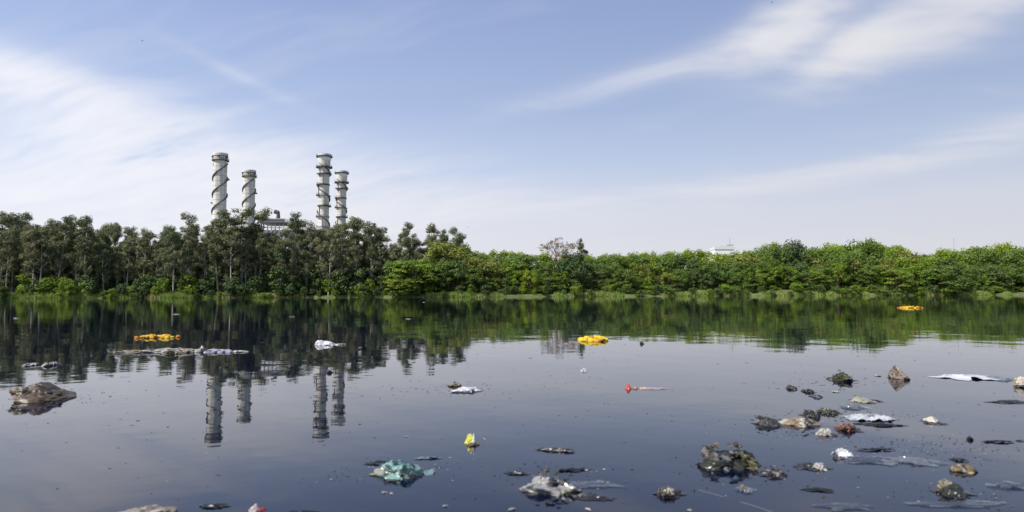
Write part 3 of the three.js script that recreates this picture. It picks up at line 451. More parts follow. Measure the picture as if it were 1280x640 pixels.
// a crumpled or muddy lump w wide, h tall, d deep, sunk a little in the water
function lumpGeo(w, h, d, o = {}) {
  h *= 0.78; d *= 1.2;
  const seed = o.seed || 1, g = ico(o.det || 22), p = g.attributes.position, f = o.f || 1.6, rc = rng(seed * 31 + 7), cuts = [];
  for (let i = 0; i < 13; i++) { const v = V(rc() * 2 - 1, rc() * 1.5 - 0.3, rc() * 2 - 1).normalize(); cuts.push({ x: v.x, y: v.y, z: v.z, w: Math.max(o.cut ?? 0, 0.62 + 0.4 * rc()) }); }
  for (let i = 0; i < p.count; i++) {
    const x = p.getX(i), y = p.getY(i), z = p.getZ(i);
    const wx = x + 0.5 * noise(x * 1.3 + seed, y * 1.3, z * 1.3 + 9), wz = z + 0.5 * noise(x * 1.3, y * 1.3 + 4, z * 1.3 + seed);
    const big = fbm(x * f * 0.75 + seed * 7.3, y * f * 0.75 + seed, z * f * 0.75, 2), rid = 0.35 - Math.abs(noise(wx * f * 1.1 + seed, y * f * 0.9, wz * f * 1.5 + seed * 2)) * 1.9, fine = 0.3 - Math.abs(noise(wx * f * 3.1, y * f * 2.3 + seed * 5, wz * f * 3.1)) * 1.6;
    let cap = 9; for (const q of cuts) { const e = x * q.x + y * q.y + z * q.z; if (e > 0.05) cap = Math.min(cap, q.w / e); }
    const k = Math.min(cap, 1.12) * (1 + (o.big ?? 0.5) * 1.5 * big + (o.rid ?? 0.16) * 0.75 * rid + (o.fine ?? 0.07) * fine), pr = o.prof ? o.prof(x) : 1;
    p.setXYZ(i, x * w / 2 * k, (y > 0 ? y * h * k * pr : y * Math.min(h, 0.08) * 0.6) - 0.012, z * d / 2 * k);
  }
  g.computeVertexNormals(); return paint(g, o.pal || PAL.mud, o.pf || 4, seed, Math.max(w, h));
}
function sheetGeo(w, d, h, o = {}) {                          // a crumpled limp sheet lying on the water
  const seed = o.seed || 1, nr = 18, na = 56, pos = [0, 0, 0], idx = [], R = [];
  for (let a = 0; a < na; a++) { const t = a / na * 6.2832; R.push(0.8 + 1.15 * fbm(Math.cos(t) * 1.6 + seed * 3, Math.sin(t) * 1.6 + seed, seed, 4)); }
  for (let i = 1; i <= nr; i++) for (let a = 0; a < na; a++) { const t = a / na * 6.2832, r = i / nr * R[a]; pos.push(Math.cos(t) * r * w / 2, 0, Math.sin(t) * r * d / 2); }
  for (let a = 0; a < na; a++) idx.push(0, 1 + (a + 1) % na, 1 + a);
  for (let i = 0; i < nr - 1; i++) for (let a = 0; a < na; a++) { const b = 1 + i * na, p = b + a, q = b + (a + 1) % na; idx.push(p, q, p + na, q, q + na, p + na); }
  for (let i = 0; i < pos.length; i += 3) { const x = pos[i] / w * 4, z = pos[i + 2] / d * 4, e = 1 - sstep(0.5, 1, Math.hypot(x, z) / 2.1), f = o.f || 1.3; const wz = z + 0.9 * noise(x * 0.6 + seed, z * 0.6, 2); pos[i + 1] = 0.0025 + h * (Math.max(0, 0.42 - Math.abs(noise(x * f * 0.45 + seed, wz * f * 0.8, seed)) * 1.6) + 0.22 * Math.max(0, 0.4 - Math.abs(noise(x * f * 1.4, wz * f * 1.7 + seed, 4)) * 1.6)) * e; }
  const g = new THREE.BufferGeometry(); g.setAttribute('position', new THREE.Float32BufferAttribute(pos, 3)); g.setIndex(idx); g.computeVertexNormals();
  return o.pal ? paint(g, o.pal, o.pf || 5, seed, w) : g;
}
function strandGeo(pts, r) { return new THREE.TubeGeometry(new THREE.CatmullRomCurve3(pts.map(([x, z, y = r * 0.4]) => V(x, y, z))), pts.length * 6, r, 6); }
// one lump with scraps caught on it; parts: body, scrap ...
function lump(name, label, category, [x, z], w, h, d, o = {}) {
  const g = thing(name, label, category, [x, 0, z], o.group, o.turn || 0), r = rng((o.seed || 1) * 13 + 5);
  mesh(o.part || 'body', lumpGeo(w, h, d, o), o.mat || wet, g);
  if (w > 0.1 && o.fringe !== false) mesh('wet_shade_fringe', sheetGeo(w * 1.15, d * 1.35, 0.01, { seed: (o.seed || 1) + 3, pal: PAL.black, f: 2.6 }), wet, g).position.z = 0.02 * w;  // dark waterline sheet: wet rim with underside shade and reflection painted in
  for (const s of o.more || []) { const m = mesh(s.name || 'scrap', lumpGeo(s.w, s.h, s.d, { seed: (o.seed || 1) + 11, ...s }), s.mat || o.mat || wet, g); m.position.set(s.x, s.y || 0, s.z || 0); m.rotation.set(s.rx || 0, s.ry || 0, s.rz || 0); }
  for (let i = 0; i < (o.scraps || 0); i++) {
    const a = r() * 6.283, q = 0.3 + 0.5 * r(), s = w * (0.06 + 0.07 * r()), pal = [PAL.straw, PAL.grey, PAL.mud, PAL.olive, PAL.muck, PAL.mud][Math.floor(r() * 6)];
    const m = mesh('scrap', sheetGeo(s * 1.6, s, s * 0.5, { seed: i + 2, pal }), dull, g); m.position.set(Math.cos(a) * w * 0.5 * q, h * 0.92 * (1 - q * q), Math.sin(a) * d * 0.5 * q); m.rotation.set((r() - 0.3) * 0.9, r() * 6, (r() - 0.5) * 0.9);
  }
  return g;
}
function sheet(name, label, category, [x, z], w, d, h, o = {}) { const m = mesh(name, sheetGeo(w, d, h, o), o.mat || plastic); m.position.set(x, 0.001 + (o.lift || 0), z); m.rotation.y = o.turn || 0; return tag(m, label, category, o.group); }

// marigolds
const bloom = (() => { const g = ico(5), p = g.attributes.position; for (let i = 0; i < p.count; i++) { const x = p.getX(i), y = p.getY(i), z = p.getZ(i), k = 1 + 0.22 * Math.sin(Math.atan2(z, x) * 9 + y * 14) * (1 - Math.abs(y) * 0.6); p.setXYZ(i, x * k, y * 0.72 * k, z * k); } const q = g.toNonIndexed(); q.computeVertexNormals(); return q; })();
const petal = [C(0.55, 0.2, 0.008), C(0.6, 0.36, 0.012), C(0.36, 0.09, 0.008), C(0.62, 0.45, 0.02)].map((color) => std({ color, roughness: 0.7 }));
function garland(label, [x, z], w, d, n, s, mats, seed, group) {
  const g = thing('marigold_garland', label, 'flowers', [x, 0, z], group), r = rng(seed);
  for (let i = 0; i < n; i++) { const m = mesh('flower', bloom, petal[mats[Math.floor(r() * mats.length)]], g), t = (i + 0.5) / n * 2 - 1; m.scale.setScalar(s * (0.75 + 0.5 * r())); m.position.set(t * w / 2, s * (0.2 + (r() < 0.35 ? 0.95 : 0) * (1 - Math.abs(t))), (r() - 0.5) * d); m.rotation.set(r() * 0.8, r() * 6, r() * 0.8); }
  for (let i = 0; i < n / 4; i++) { const m = mesh('leaf', sheetGeo(s * 3.2, s * 1.5, s * 0.6, { seed: seed + i, pal: PAL.olive }), dull, g); m.position.set((r() - 0.5) * w * 1.08, s * 0.3, (r() - 0.2) * d); m.rotation.set((r() - 0.5) * 0.8, r() * 6, (r() - 0.5) * 0.8); }
  return g;
}
garland('orange marigold garland floating in a line near the left pale debris strip', [-8.352, -15.194], 0.836, 0.45, 34, 0.045, [0, 1, 1, 3], 5, 'floating marigold garlands');
garland('bunch of bright yellow marigolds floating in mid-river', [1.743, -13.792], 0.534, 0.4, 40, 0.06, [1, 3, 3, 3, 0], 6, 'floating marigold garlands');
garland('far strip of yellow marigolds near the right bank', [26.915, -43.476], 1.304, 0.9, 34, 0.075, [3, 1, 0, 2], 7, 'floating marigold garlands');

// left side
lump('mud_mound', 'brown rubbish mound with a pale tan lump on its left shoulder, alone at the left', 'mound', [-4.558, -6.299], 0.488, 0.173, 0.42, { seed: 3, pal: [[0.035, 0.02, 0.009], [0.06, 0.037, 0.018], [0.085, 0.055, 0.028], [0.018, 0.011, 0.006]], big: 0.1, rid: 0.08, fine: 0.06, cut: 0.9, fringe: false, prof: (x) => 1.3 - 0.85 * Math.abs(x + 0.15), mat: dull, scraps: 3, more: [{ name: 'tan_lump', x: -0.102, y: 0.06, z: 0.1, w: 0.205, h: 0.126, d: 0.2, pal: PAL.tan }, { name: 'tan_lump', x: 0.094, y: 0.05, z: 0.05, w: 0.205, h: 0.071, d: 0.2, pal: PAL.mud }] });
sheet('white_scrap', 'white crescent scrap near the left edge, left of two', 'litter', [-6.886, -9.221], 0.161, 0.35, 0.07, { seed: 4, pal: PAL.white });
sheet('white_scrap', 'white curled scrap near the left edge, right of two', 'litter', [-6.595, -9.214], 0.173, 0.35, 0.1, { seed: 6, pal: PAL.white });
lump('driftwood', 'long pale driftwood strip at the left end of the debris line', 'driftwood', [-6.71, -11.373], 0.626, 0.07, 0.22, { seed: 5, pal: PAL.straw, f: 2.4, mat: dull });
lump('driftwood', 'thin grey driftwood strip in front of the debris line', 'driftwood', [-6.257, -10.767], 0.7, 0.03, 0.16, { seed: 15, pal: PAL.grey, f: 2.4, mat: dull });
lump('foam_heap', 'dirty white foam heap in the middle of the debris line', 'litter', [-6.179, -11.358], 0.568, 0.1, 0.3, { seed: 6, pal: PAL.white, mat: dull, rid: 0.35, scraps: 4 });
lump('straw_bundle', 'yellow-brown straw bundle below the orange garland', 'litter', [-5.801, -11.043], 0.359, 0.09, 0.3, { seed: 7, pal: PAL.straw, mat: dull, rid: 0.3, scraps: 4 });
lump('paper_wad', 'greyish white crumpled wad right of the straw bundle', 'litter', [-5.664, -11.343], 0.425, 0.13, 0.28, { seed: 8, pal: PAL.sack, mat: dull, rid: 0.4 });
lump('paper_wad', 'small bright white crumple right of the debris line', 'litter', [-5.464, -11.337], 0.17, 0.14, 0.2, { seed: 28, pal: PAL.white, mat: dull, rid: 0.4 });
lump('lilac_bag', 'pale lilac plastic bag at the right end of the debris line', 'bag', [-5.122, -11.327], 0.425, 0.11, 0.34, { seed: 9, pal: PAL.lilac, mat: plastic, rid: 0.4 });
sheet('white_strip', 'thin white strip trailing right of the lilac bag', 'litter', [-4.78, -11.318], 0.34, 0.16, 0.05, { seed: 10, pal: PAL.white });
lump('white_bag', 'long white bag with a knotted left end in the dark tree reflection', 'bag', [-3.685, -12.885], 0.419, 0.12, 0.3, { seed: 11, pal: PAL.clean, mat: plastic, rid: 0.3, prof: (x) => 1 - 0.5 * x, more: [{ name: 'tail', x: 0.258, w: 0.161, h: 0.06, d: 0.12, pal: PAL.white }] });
lump('dark_tuft', 'small dark tuft between the reflected banded chimneys', 'litter', [-2.334, -8.285], 0.093, 0.072, 0.08, { seed: 12, pal: PAL.black, rid: 0.4 });
// middle
lump('tan_cloth', 'crumpled tan cloth touching the white bag in mid-river', 'cloth', [-0.628, -7.101], 0.151, 0.071, 0.16, { seed: 13, pal: PAL.tan, mat: dull, rid: 0.4 });
lump('white_bag', 'puffed white plastic bag in front of the tan cloth', 'bag', [-0.467, -6.692], 0.284, 0.075, 0.2, { seed: 14, pal: PAL.clean, mat: plastic, rid: 0.25, turn: 0.2, prof: (x) => 1 + 0.2 * x });
{ // yellow and white packet standing up like a tent
  const [x, z] = [-0.283, -4.375], g = thing('yellow_packet', 'yellow and white packet standing upright like a small tent', 'packet', [x, 0, z], undefined, 0.25), w = 0.109, h = 0.12;
  const yel = [[0.4, 0.4, 0.03], [0.5, 0.5, 0.06], [0.3, 0.3, 0.02], [0.52, 0.53, 0.2]];
  mesh('wrapper', lumpGeo(w, h, 0.1, { seed: 63, pal: yel, big: 0.2, rid: 0.2, prof: (x) => Math.max(0.2, 1.1 - 1.0 * Math.abs(x - 0.1)) }), plastic, g);
  const wp = mesh('white_panel', lumpGeo(w * 0.5, h * 0.85, 0.06, { seed: 64, pal: PAL.clean, big: 0.2, rid: 0.2, prof: (x) => 1.05 - 0.6 * Math.abs(x) }), plastic, g); wp.position.set(w * 0.14, 0, 0.035);
  mesh('wet_fold', lumpGeo(w * 0.9, h * 0.3, 0.05, { seed: 4, pal: PAL.amber, rid: 0.3 }), wet, g).position.z = 0.06;
}
{ // teal bag
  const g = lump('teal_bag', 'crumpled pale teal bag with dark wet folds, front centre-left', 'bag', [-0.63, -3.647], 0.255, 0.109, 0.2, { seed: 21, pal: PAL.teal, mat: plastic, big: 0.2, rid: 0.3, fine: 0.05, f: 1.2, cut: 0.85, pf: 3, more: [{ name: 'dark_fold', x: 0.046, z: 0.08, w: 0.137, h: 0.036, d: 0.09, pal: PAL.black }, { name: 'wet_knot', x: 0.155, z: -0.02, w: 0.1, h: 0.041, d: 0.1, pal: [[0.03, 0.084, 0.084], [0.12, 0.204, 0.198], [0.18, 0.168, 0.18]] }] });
  sheet('black_rag', 'flat black rag behind the left end of the teal bag', 'rag', [-0.802, -3.869], 0.164, 0.12, 0.012, { seed: 5, pal: PAL.black, mat: wet });
  sheet('straw_scrap', 'yellowish scrap left of the teal bag', 'litter', [-0.761, -3.632], 0.1, 0.06, 0.02, { seed: 8, pal: PAL.straw, mat: dull });
  sheet('wet_strip', 'dark wet strip behind the right end of the teal bag', 'litter', [-0.512, -3.977], 0.199, 0.05, 0.015, { seed: 9, pal: [[0.012, 0.024, 0.03], [0.06, 0.12, 0.12], [0.18, 0.21, 0.228]], mat: wet, turn: 0.15 });
}
sheet('white_strip', 'pale strip with a dark tip, behind the grey sack at front centre', 'litter', [0.303, -4.149], 0.29, 0.07, 0.03, { seed: 12, pal: PAL.grey, mat: plastic, turn: -0.25 });
lump('dark_tip', 'small dark wedge at the left end of the pale strip', 'litter', [0.182, -4.192], 0.047, 0.037, 0.05, { seed: 32, pal: PAL.muck });
sheet('black_strip', 'ragged black strip behind the grey sack', 'litter', [0.338, -3.703], 0.241, 0.07, 0.015, { seed: 14, pal: PAL.black, mat: wet, turn: 0.2 });
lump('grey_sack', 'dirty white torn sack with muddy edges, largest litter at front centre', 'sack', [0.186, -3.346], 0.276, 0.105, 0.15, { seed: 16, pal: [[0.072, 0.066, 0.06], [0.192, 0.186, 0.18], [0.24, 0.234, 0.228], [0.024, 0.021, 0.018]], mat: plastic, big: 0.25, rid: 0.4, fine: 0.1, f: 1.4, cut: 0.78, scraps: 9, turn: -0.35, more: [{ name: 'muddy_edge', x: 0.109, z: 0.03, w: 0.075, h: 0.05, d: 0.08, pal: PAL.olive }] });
lump('mud_string', 'dark knobbly string of wet scraps left of the grey sack', 'litter', [0.019, -3.641], 0.127, 0.036, 0.07, { seed: 17, pal: PAL.grey, rid: 0.5, turn: -0.2 });
lump('mud_string', 'dark knobbly string of wet scraps right of the grey sack', 'litter', [0.391, -3.215], 0.201, 0.032, 0.07, { seed: 18, pal: PAL.grey, rid: 0.6, f: 2.8, turn: -0.25 });
sheet('clear_film', 'clear plastic film spread right of the grey sack', 'plastic film', [0.396, -3.427], 0.3, 0.16, 0.012, { seed: 19, mat: film });
// front left edge
lump('white_bag', 'white folded bag cut off by the bottom edge at the left', 'bag', [-1.681, -3.022], 0.212, 0.042, 0.16, { seed: 22, pal: PAL.sack, mat: plastic, rid: 0.3 });
lump('black_pebble', 'smooth black oval lump at the bottom edge', 'litter', [-1.413, -3.098], 0.139, 0.031, 0.08, { seed: 23, pal: PAL.black, rid: 0.05, big: 0.2, fine: 0.02 });
lump('pink_wad', 'pale pink wad with a red side at the bottom edge', 'litter', [-1.201, -3.04], 0.076, 0.042, 0.07, { seed: 24, pal: [[0.372, 0.3, 0.27], [0.42, 0.36, 0.33], [0.33, 0.252, 0.228]], mat: dull, rid: 0.2, more: [{ name: 'red_side', x: 0.03, z: 0, w: 0.038, h: 0.03, d: 0.06, pal: [[0.24, 0.018, 0.018], [0.3, 0.03, 0.03]] }] });
lump('brown_bark', 'flat brown piece of bark at the bottom edge right of the pink wad', 'bark', [-0.974, -3.006], 0.158, 0.019, 0.05, { seed: 25, pal: [[0.096, 0.054, 0.042], [0.132, 0.084, 0.066], [0.036, 0.024, 0.018]], mat: dull });
{ // red-ended wrapper
  const q = (n) => n * 0.009, g = lump('red_wrapper', 'red and pale orange crumpled wrapper trailing off to the right in mid-river', 'wrapper', [1.221, -6.831], q(11), q(8), 0.1, { seed: 65, pal: [[0.4, 0.03, 0.02], [0.5, 0.06, 0.04], [0.28, 0.02, 0.015]], mat: plastic, big: 0.25, part: 'red_end', more: [{ name: 'brown_fold', x: q(8), w: q(8), h: q(6), d: 0.08, pal: [[0.1, 0.03, 0.015], [0.2, 0.09, 0.05], [0.35, 0.25, 0.2]] }, { name: 'orange_fold', x: q(17), w: q(14), h: q(4.5), d: 0.08, pal: [[0.4, 0.24, 0.12], [0.5, 0.36, 0.25], [0.2, 0.12, 0.06]] }] });
  const t = mesh('pale_tail', sheetGeo(q(40), 0.2, 0.012, { seed: 66 }), phy({ color: C(0.75, 0.58, 0.52), roughness: 0.3, transmission: 0.7, thickness: 0, side: 2 }), g); t.position.x = q(30);
}
lump('white_tuft', 'small white and black tuft left of the bottle', 'litter', [0.931, -8.385], 0.084, 0.073, 0.1, { seed: 26, pal: [[0.45, 0.45, 0.45], [0.48, 0.48, 0.48], [0.012, 0.012, 0.012]] });
lump('dark_tuft', 'small dark tuft right of the yellow marigolds', 'litter', [2.587, -12.881], 0.097, 0.113, 0.12, { seed: 27, pal: PAL.muck });

// right cluster
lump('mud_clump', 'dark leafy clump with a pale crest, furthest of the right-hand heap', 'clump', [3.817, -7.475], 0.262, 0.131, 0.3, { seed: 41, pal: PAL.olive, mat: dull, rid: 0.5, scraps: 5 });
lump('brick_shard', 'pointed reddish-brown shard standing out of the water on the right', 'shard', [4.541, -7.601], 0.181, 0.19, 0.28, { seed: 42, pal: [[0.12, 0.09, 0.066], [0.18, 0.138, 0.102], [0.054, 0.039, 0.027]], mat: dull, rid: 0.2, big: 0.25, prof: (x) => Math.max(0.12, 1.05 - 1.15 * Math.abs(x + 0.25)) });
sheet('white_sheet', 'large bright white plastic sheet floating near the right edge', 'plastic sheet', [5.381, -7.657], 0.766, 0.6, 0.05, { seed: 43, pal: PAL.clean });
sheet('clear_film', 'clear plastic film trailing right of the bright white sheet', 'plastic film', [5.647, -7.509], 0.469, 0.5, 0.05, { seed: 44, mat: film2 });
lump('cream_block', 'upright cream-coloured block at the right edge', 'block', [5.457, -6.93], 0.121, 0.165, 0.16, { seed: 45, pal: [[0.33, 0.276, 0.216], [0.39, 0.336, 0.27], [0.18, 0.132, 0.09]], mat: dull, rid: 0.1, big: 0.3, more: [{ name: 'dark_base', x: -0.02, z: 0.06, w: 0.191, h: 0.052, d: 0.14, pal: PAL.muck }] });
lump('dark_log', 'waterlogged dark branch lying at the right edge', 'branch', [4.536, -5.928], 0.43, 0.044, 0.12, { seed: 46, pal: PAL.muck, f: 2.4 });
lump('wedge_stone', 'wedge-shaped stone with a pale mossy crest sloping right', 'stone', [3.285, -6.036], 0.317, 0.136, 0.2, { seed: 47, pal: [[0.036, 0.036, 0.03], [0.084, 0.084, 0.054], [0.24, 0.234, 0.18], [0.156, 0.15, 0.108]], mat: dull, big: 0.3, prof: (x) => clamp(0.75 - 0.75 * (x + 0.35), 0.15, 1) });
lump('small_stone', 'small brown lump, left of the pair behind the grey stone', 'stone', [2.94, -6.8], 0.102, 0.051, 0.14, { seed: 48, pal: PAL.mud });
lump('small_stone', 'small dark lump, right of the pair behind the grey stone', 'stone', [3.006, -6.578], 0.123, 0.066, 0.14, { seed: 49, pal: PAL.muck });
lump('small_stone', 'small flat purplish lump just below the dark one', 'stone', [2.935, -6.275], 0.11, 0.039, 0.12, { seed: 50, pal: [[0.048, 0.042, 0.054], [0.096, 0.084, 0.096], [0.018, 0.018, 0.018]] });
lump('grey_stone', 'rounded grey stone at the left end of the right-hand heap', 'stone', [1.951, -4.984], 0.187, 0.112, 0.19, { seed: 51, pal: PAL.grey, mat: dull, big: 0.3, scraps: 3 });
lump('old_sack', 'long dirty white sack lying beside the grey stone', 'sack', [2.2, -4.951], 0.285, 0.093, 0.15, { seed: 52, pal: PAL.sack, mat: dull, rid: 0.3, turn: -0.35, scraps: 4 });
lump('old_sack', 'short cream sack end with shade painted black on its underside, right of the long sack', 'sack', [2.22, -4.616], 0.15, 0.075, 0.12, { seed: 53, pal: [[0.3, 0.276, 0.24], [0.36, 0.336, 0.3], [0.18, 0.156, 0.12]], mat: dull, rid: 0.25, more: [{ name: 'shade_underside', x: 0.035, z: 0.04, w: 0.138, h: 0.029, d: 0.08, pal: PAL.black }] });  // black lump paints in the shade below the sack end
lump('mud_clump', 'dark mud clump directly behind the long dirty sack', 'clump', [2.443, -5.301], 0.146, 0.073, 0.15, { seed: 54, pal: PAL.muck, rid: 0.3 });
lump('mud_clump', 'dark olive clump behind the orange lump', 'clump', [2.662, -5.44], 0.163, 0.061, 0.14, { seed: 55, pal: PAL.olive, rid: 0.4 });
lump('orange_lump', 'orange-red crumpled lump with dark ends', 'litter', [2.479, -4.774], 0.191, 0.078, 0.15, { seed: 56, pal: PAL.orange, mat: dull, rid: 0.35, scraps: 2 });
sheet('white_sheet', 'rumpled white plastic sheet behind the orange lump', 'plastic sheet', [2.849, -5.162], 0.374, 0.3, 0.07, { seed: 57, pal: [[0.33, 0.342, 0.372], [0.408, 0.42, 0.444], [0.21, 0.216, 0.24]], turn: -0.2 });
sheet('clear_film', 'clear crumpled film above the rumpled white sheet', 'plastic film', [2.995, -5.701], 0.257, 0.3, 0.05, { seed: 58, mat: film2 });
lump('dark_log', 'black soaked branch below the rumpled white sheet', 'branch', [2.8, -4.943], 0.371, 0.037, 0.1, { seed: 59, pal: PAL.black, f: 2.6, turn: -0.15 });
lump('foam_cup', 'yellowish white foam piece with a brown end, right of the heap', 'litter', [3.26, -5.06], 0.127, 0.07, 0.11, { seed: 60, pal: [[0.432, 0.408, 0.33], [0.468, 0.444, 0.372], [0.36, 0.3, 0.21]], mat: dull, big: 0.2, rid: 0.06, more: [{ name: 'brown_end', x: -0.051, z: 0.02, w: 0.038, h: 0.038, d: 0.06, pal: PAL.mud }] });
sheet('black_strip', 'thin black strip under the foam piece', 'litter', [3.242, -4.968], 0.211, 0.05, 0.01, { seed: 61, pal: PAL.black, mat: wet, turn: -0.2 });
{ const g = lump('rubbish_clump', 'big dark rubbish clump, grey cloth painted lit on its left half and leafy muck painted shaded on its right', 'clump', [1.27, -3.867], 0.338, 0.13, 0.26, { seed: 71, pal: PAL.muck, big: 0.25, rid: 0.3, scraps: 22, prof: (x) => 1 - 0.35 * Math.max(0, -x - 0.1), more: [{ name: 'lit_grey_cloth', x: -0.068, z: 0.03, y: 0.01, w: 0.193, h: 0.121, d: 0.2, pal: [[0.055, 0.052, 0.050], [0.101, 0.097, 0.092], [0.021, 0.021, 0.021], [0.071, 0.069, 0.063]], mat: dull, rid: 0.42 }, { name: 'shaded_leafy_muck', x: 0.087, z: 0.02, y: 0.005, w: 0.174, h: 0.106, d: 0.2, pal: [[0.018, 0.018, 0.009], [0.048, 0.045, 0.021], [0.084, 0.078, 0.036], [0.012, 0.012, 0.007]], mat: dull, rid: 0.5, f: 2.6 }] }); }  // side light put into the colours: paler left half, darker right half
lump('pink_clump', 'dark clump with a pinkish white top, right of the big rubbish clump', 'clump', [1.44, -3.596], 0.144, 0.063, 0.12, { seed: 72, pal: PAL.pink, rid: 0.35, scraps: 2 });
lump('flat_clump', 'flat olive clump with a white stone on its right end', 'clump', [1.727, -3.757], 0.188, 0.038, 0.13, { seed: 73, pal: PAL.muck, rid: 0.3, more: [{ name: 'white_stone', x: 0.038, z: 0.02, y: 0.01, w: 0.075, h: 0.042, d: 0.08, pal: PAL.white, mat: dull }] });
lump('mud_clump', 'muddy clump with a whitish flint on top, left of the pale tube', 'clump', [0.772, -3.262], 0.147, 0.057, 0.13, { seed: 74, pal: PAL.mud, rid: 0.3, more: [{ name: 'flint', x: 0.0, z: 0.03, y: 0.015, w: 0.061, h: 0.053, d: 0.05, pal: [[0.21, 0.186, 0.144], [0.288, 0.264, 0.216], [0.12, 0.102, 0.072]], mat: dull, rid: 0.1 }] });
{ const [x, z] = [1.182, -3.324], g = thing('knotted_bag', 'small clear knotted bag with a yellowish knot', 'bag', [x, 0, z]); mesh('knot', lumpGeo(0.042, 0.046, 0.04, { seed: 75, pal: PAL.straw, rid: 0.3 }), dull, g).position.z = -0.02; mesh('dark_base', lumpGeo(0.054, 0.021, 0.05, { seed: 76, pal: PAL.black }), wet, g).position.z = 0.05; mesh('film', sheetGeo(0.108, 0.12, 0.03, { seed: 77 }), film2, g); }
for (const [a, b, label] of [[[0.946, -3.326], [1.038, -3.21], 'pale see-through plastic tube lying slantwise near the bottom edge, upper piece'], [[1.095, -3.137], [1.189, -2.989], 'pale see-through plastic tube lying slantwise near the bottom edge, lower piece']]) tag(mesh('pale_tube', strandGeo([a, [mix(a[0], b[0], 0.5) + 0.004, mix(a[1], b[1], 0.5)], b], 0.0028), film2), label, 'tube');
lump('dark_tip', 'black knob at the upper end of the pale tube', 'litter', [0.918, -3.326], 0.033, 0.021, 0.03, { seed: 78, pal: PAL.black });
lump('flat_clump', 'low dark scraps below the flat olive clump', 'clump', [1.559, -3.321], 0.166, 0.021, 0.06, { seed: 79, pal: PAL.muck, rid: 0.5, f: 2.8, turn: -0.1 });
lump('flat_clump', 'small brown scraps at the bottom right of the knotted bag', 'clump', [1.538, -3.218], 0.072, 0.02, 0.05, { seed: 80, pal: PAL.olive, rid: 0.5, f: 2.8 });
sheet('white_crumple', 'bright white crumpled plastic corner among clear film', 'plastic sheet', [2.027, -4.009], 0.14, 0.16, 0.09, { seed: 81, pal: PAL.clean, turn: -0.6 });
sheet('clear_film', 'clear wrinkled film right of the bright white crumple', 'plastic film', [2.126, -3.895], 0.409, 0.26, 0.03, { seed: 82, mat: film });
sheet('clear_film', 'bluish clear film ending in a point at its right', 'plastic film', [2.376, -3.874], 0.387, 0.17, 0.04, { seed: 83, mat: film2, turn: -0.3 });
sheet('clear_film', 'faint clear film near the bottom right corner', 'plastic film', [2.574, -3.38], 0.253, 0.14, 0.025, { seed: 84, mat: film });
sheet('clear_film', 'faint clear film along the bottom edge below the dark stone', 'plastic film', [2.098, -3.093], 0.503, 0.12, 0.015, { seed: 85, mat: film });
sheet('clear_film', 'faint clear film along the bottom edge under the brown scraps', 'plastic film', [1.552, -3.064], 0.306, 0.1, 0.015, { seed: 86, mat: film });
sheet('black_strip', 'black strip above the wrinkled clear film', 'litter', [2.313, -4.148], 0.259, 0.06, 0.02, { seed: 87, pal: PAL.black, mat: wet });
lump('dark_tuft', 'black tuft lying on the wrinkled clear film', 'litter', [2.181, -3.858], 0.048, 0.024, 0.04, { seed: 88, pal: PAL.black });
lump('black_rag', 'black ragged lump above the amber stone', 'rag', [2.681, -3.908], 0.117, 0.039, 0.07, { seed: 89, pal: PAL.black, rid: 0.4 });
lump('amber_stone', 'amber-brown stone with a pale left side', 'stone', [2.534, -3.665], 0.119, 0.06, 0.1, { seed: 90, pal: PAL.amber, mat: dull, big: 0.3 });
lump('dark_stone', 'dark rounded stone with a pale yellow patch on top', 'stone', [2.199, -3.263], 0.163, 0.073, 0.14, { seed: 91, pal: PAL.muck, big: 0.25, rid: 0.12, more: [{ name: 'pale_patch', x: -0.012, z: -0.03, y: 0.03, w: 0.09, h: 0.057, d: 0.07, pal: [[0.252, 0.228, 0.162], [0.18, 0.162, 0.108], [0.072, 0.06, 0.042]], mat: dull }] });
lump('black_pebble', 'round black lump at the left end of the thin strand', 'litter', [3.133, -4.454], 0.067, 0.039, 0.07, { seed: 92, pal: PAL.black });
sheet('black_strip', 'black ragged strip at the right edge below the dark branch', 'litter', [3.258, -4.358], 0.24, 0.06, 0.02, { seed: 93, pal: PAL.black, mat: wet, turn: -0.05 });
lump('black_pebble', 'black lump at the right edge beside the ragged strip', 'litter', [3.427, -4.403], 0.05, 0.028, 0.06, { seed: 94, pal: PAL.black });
const where = (x, z) => { const a = x / -z, f = z < -14 ? 'far out' : z < -7.5 ? 'in mid-river' : z < -4.6 ? 'in the nearer water' : 'close to the bottom edge'; return `${f} ${a < -0.55 ? 'near the left edge' : a < -0.35 ? 'below the spiral chimneys' : a < -0.12 ? 'below the banded chimneys' : a < 0.08 ? 'at the middle of the river' : a < 0.3 ? 'below the yellow marigolds' : a < 0.5 ? 'left of the rubbish heap' : a < 0.66 ? 'among the rubbish heap' : 'near the right edge'}`; };
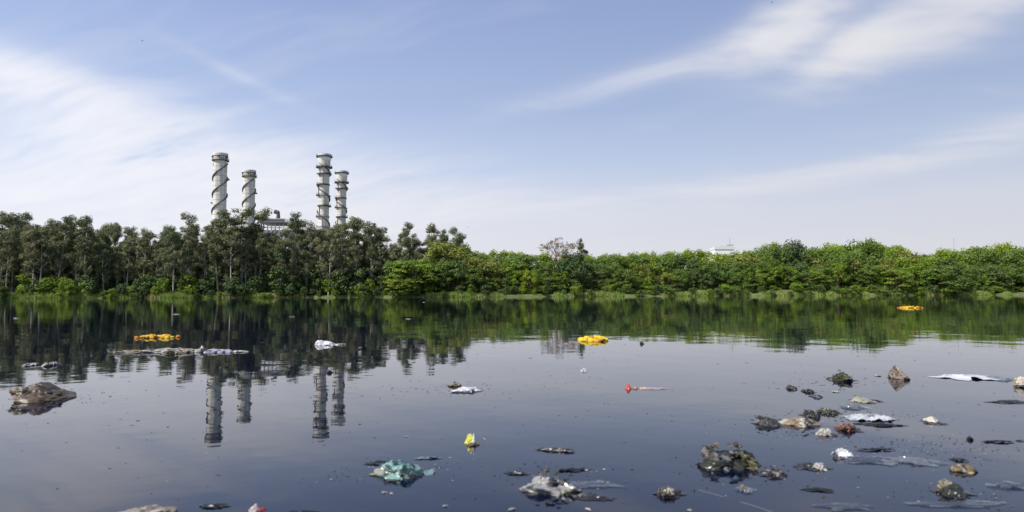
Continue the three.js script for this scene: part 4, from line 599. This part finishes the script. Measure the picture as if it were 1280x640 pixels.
{ // fine scum: bits of leaf, foam and dust drifting round the litter
  const r = rng(88), pos = [], col = [], idx = []; let n = 0;
  const knots = [[2.676, -5.298], [2.08, -4.697], [2.36, -4.006], [1.255, -3.661], [0.256, -3.515], [-0.635, -3.679], [-5.839, -11.194], [2.894, -4.206], [3.71, -7.146], [-4.449, -6.203], [2.209, -3.225], [-0.56, -6.92]];
  for (let i = 0; i < 1300; i++) {
    const q = knots[Math.floor(r() * knots.length)], wide = r() < 0.22, g = () => (r() + r() + r() - 1.5) * 1.4, far = -q[1] / 5;
    let x = q[0] + g() * 0.42 * far, z = q[1] + g() * 0.3 * far; if (wide) { z = -3.2 - 16 * r() * r(); x = (r() * 2 - 1) * -z * 0.85; }
    const s = (0.003 + 0.008 * r() * r()) * clamp(-z / 5, 0.7, 3), a = r() * 6.283, m = 5, lit = r(), c = lit < 0.62 ? 0.02 : lit < 0.85 ? 0.09 : 0.3;
    pos.push(x, 0.004, z); for (let k = 0; k < m; k++) { const t = a + k / m * 6.283, e = s * (0.6 + 0.8 * r()); pos.push(x + Math.cos(t) * e * 1.5, 0.0015, z + Math.sin(t) * e); }
    for (let k = 0; k <= m; k++) col.push(c, c * 0.95, c * 0.85); for (let k = 0; k < m; k++) idx.push(n, n + 1 + (k + 1) % m, n + 1 + k); n += m + 1;
  }
  const g = new THREE.BufferGeometry(); g.setAttribute('position', new THREE.Float32BufferAttribute(pos, 3)); g.setAttribute('color', new THREE.Float32BufferAttribute(col, 3)); g.setIndex(idx); g.computeVertexNormals();
  const m = mesh('floating_scum', g, litterMat(0.6)); m.userData = { kind: 'stuff', label: 'fine specks of scum drifting on the water round the litter', category: 'scum' };
}
{ // a scatter of small dark scraps and leaves, one by one
  const spots = [[0.283, -10.063], [1.392, -9.792], [0.945, -7.82], [2.153, -10.537], [0.472, -6.414], [0.088, -4.948], [0.192, -4.947], [-0.551, -4.497], [-0.485, -4.496], [-2.628, -4.097], [-2.967, -4.928], [-2.923, -4.986], [-2.175, -3.919], [-2.112, -3.919], [-1.724, -3.933], [-1.628, -3.608], [-4.59, -7.638], [-4.439, -7.497], [-4.16, -7.044], [-3.771, -7.097], [-3.344, -6.05], [-3.576, -6.283], [-3.165, -5.242], [-3.097, -4.989], [3.383, -9.292], [2.577, -7.167], [2.656, -6.981], [2.815, -6.802], [3.964, -8.869], [3.177, -6.629], [7.353, -10.532], [4.979, -7.814], [5.402, -7.115], [4.072, -5.892], [4.198, -5.806], [3.63, -5.575], [3.542, -6.265], [3.437, -5.989], [2.876, -4.769], [2.685, -4.744], [1.76, -3.401], [3.213, -4.63], [2.55, -3.539], [-0.621, -9.389], [-0.271, -7.697], [-0.144, -5.708], [-2.869, -7.897], [2.165, -6.93], [1.822, -6.104], [1.309, -5.317], [0.391, -5.329], [3.123, -9.518], [3.801, -10.225], [-0.774, -7.78], [-0.915, -6.147], [-2.367, -6.17], [-1.757, -5.465], [-1.717, -6.301], [-6.538, -9.757], [-7.79, -11.404], [-5.233, -13.577], [-2.569, -17.183], [-1.182, -23.607], [5.4, -19.751], [10.877, -24.289], [1.973, -26.508], [-5.746, -21.964], [-10.803, -22.247], [-14.285, -19.79], [1.398, -3.363], [1.113, -3.712], [1.176, -3.695], [4.099, -5.279], [3.518, -5.287], [3.505, -5.153], [-0.432, -3.677], [-0.385, -3.883], [-0.046, -3.518], [-0.003, -3.099], [0.531, -3.118]];
  const vars = [1, 2, 3, 4, 5].map((s) => lumpGeo(0.075, 0.016, 0.05, { seed: 500 + s, det: 6, pal: s < 4 ? PAL.black : PAL.mud, big: 0.8 })), r = rng(3);
  for (const [x, z] of spots) { const m = mesh('floating_scrap', vars[Math.floor(r() * 5)], wet), s = (0.6 + r() * 0.7) * clamp(-z / 7, 0.8, 3); m.position.set(x, 0, z); m.rotation.y = (r() - 0.5) * 1.6; m.scale.set(s, Math.min(s, 1.4), s); tag(m, `tiny dark scrap floating ${where(x, z)}`, 'litter', 'tiny dark scraps on the open water'); }
  const pale = [[-17.461, -33.363], [-46.277, -73.77], [-11.131, -81.043], [-0.018, -97.971], [24.459, -81.785], [-21.733, -28.144], [-10.031, -29.271], [-4.227, -26.074], [-0.747, -4.574], [-0.65, -3.3], [-0.611, -3.287], [-0.317, -3.09], [-0.197, -4.493], [0.419, -3.702], [0.522, -3.717], [-0.003, -3.042], [0.35, -3.039], [0.818, -3.025], [3.288, -6.574], [4.434, -7.825]];
  const pv = [1, 2, 3].map((s) => sheetGeo(0.09, 0.06, 0.02, { seed: 600 + s, pal: PAL.white }));
  for (const [x, z] of pale) { const m = mesh('pale_scrap', pv[Math.floor(r() * 3)], plastic), s = (0.35 + r() * 0.5) * clamp(-z / 5, 0.7, 10); m.position.set(x, 0.001, z); m.rotation.y = r() * 6; m.scale.set(s, Math.min(s, 2.5), s); tag(m, `tiny pale scrap floating ${where(x, z)}`, 'litter', 'tiny pale scraps on the open water'); }
}
renderer.render(scene, camera);
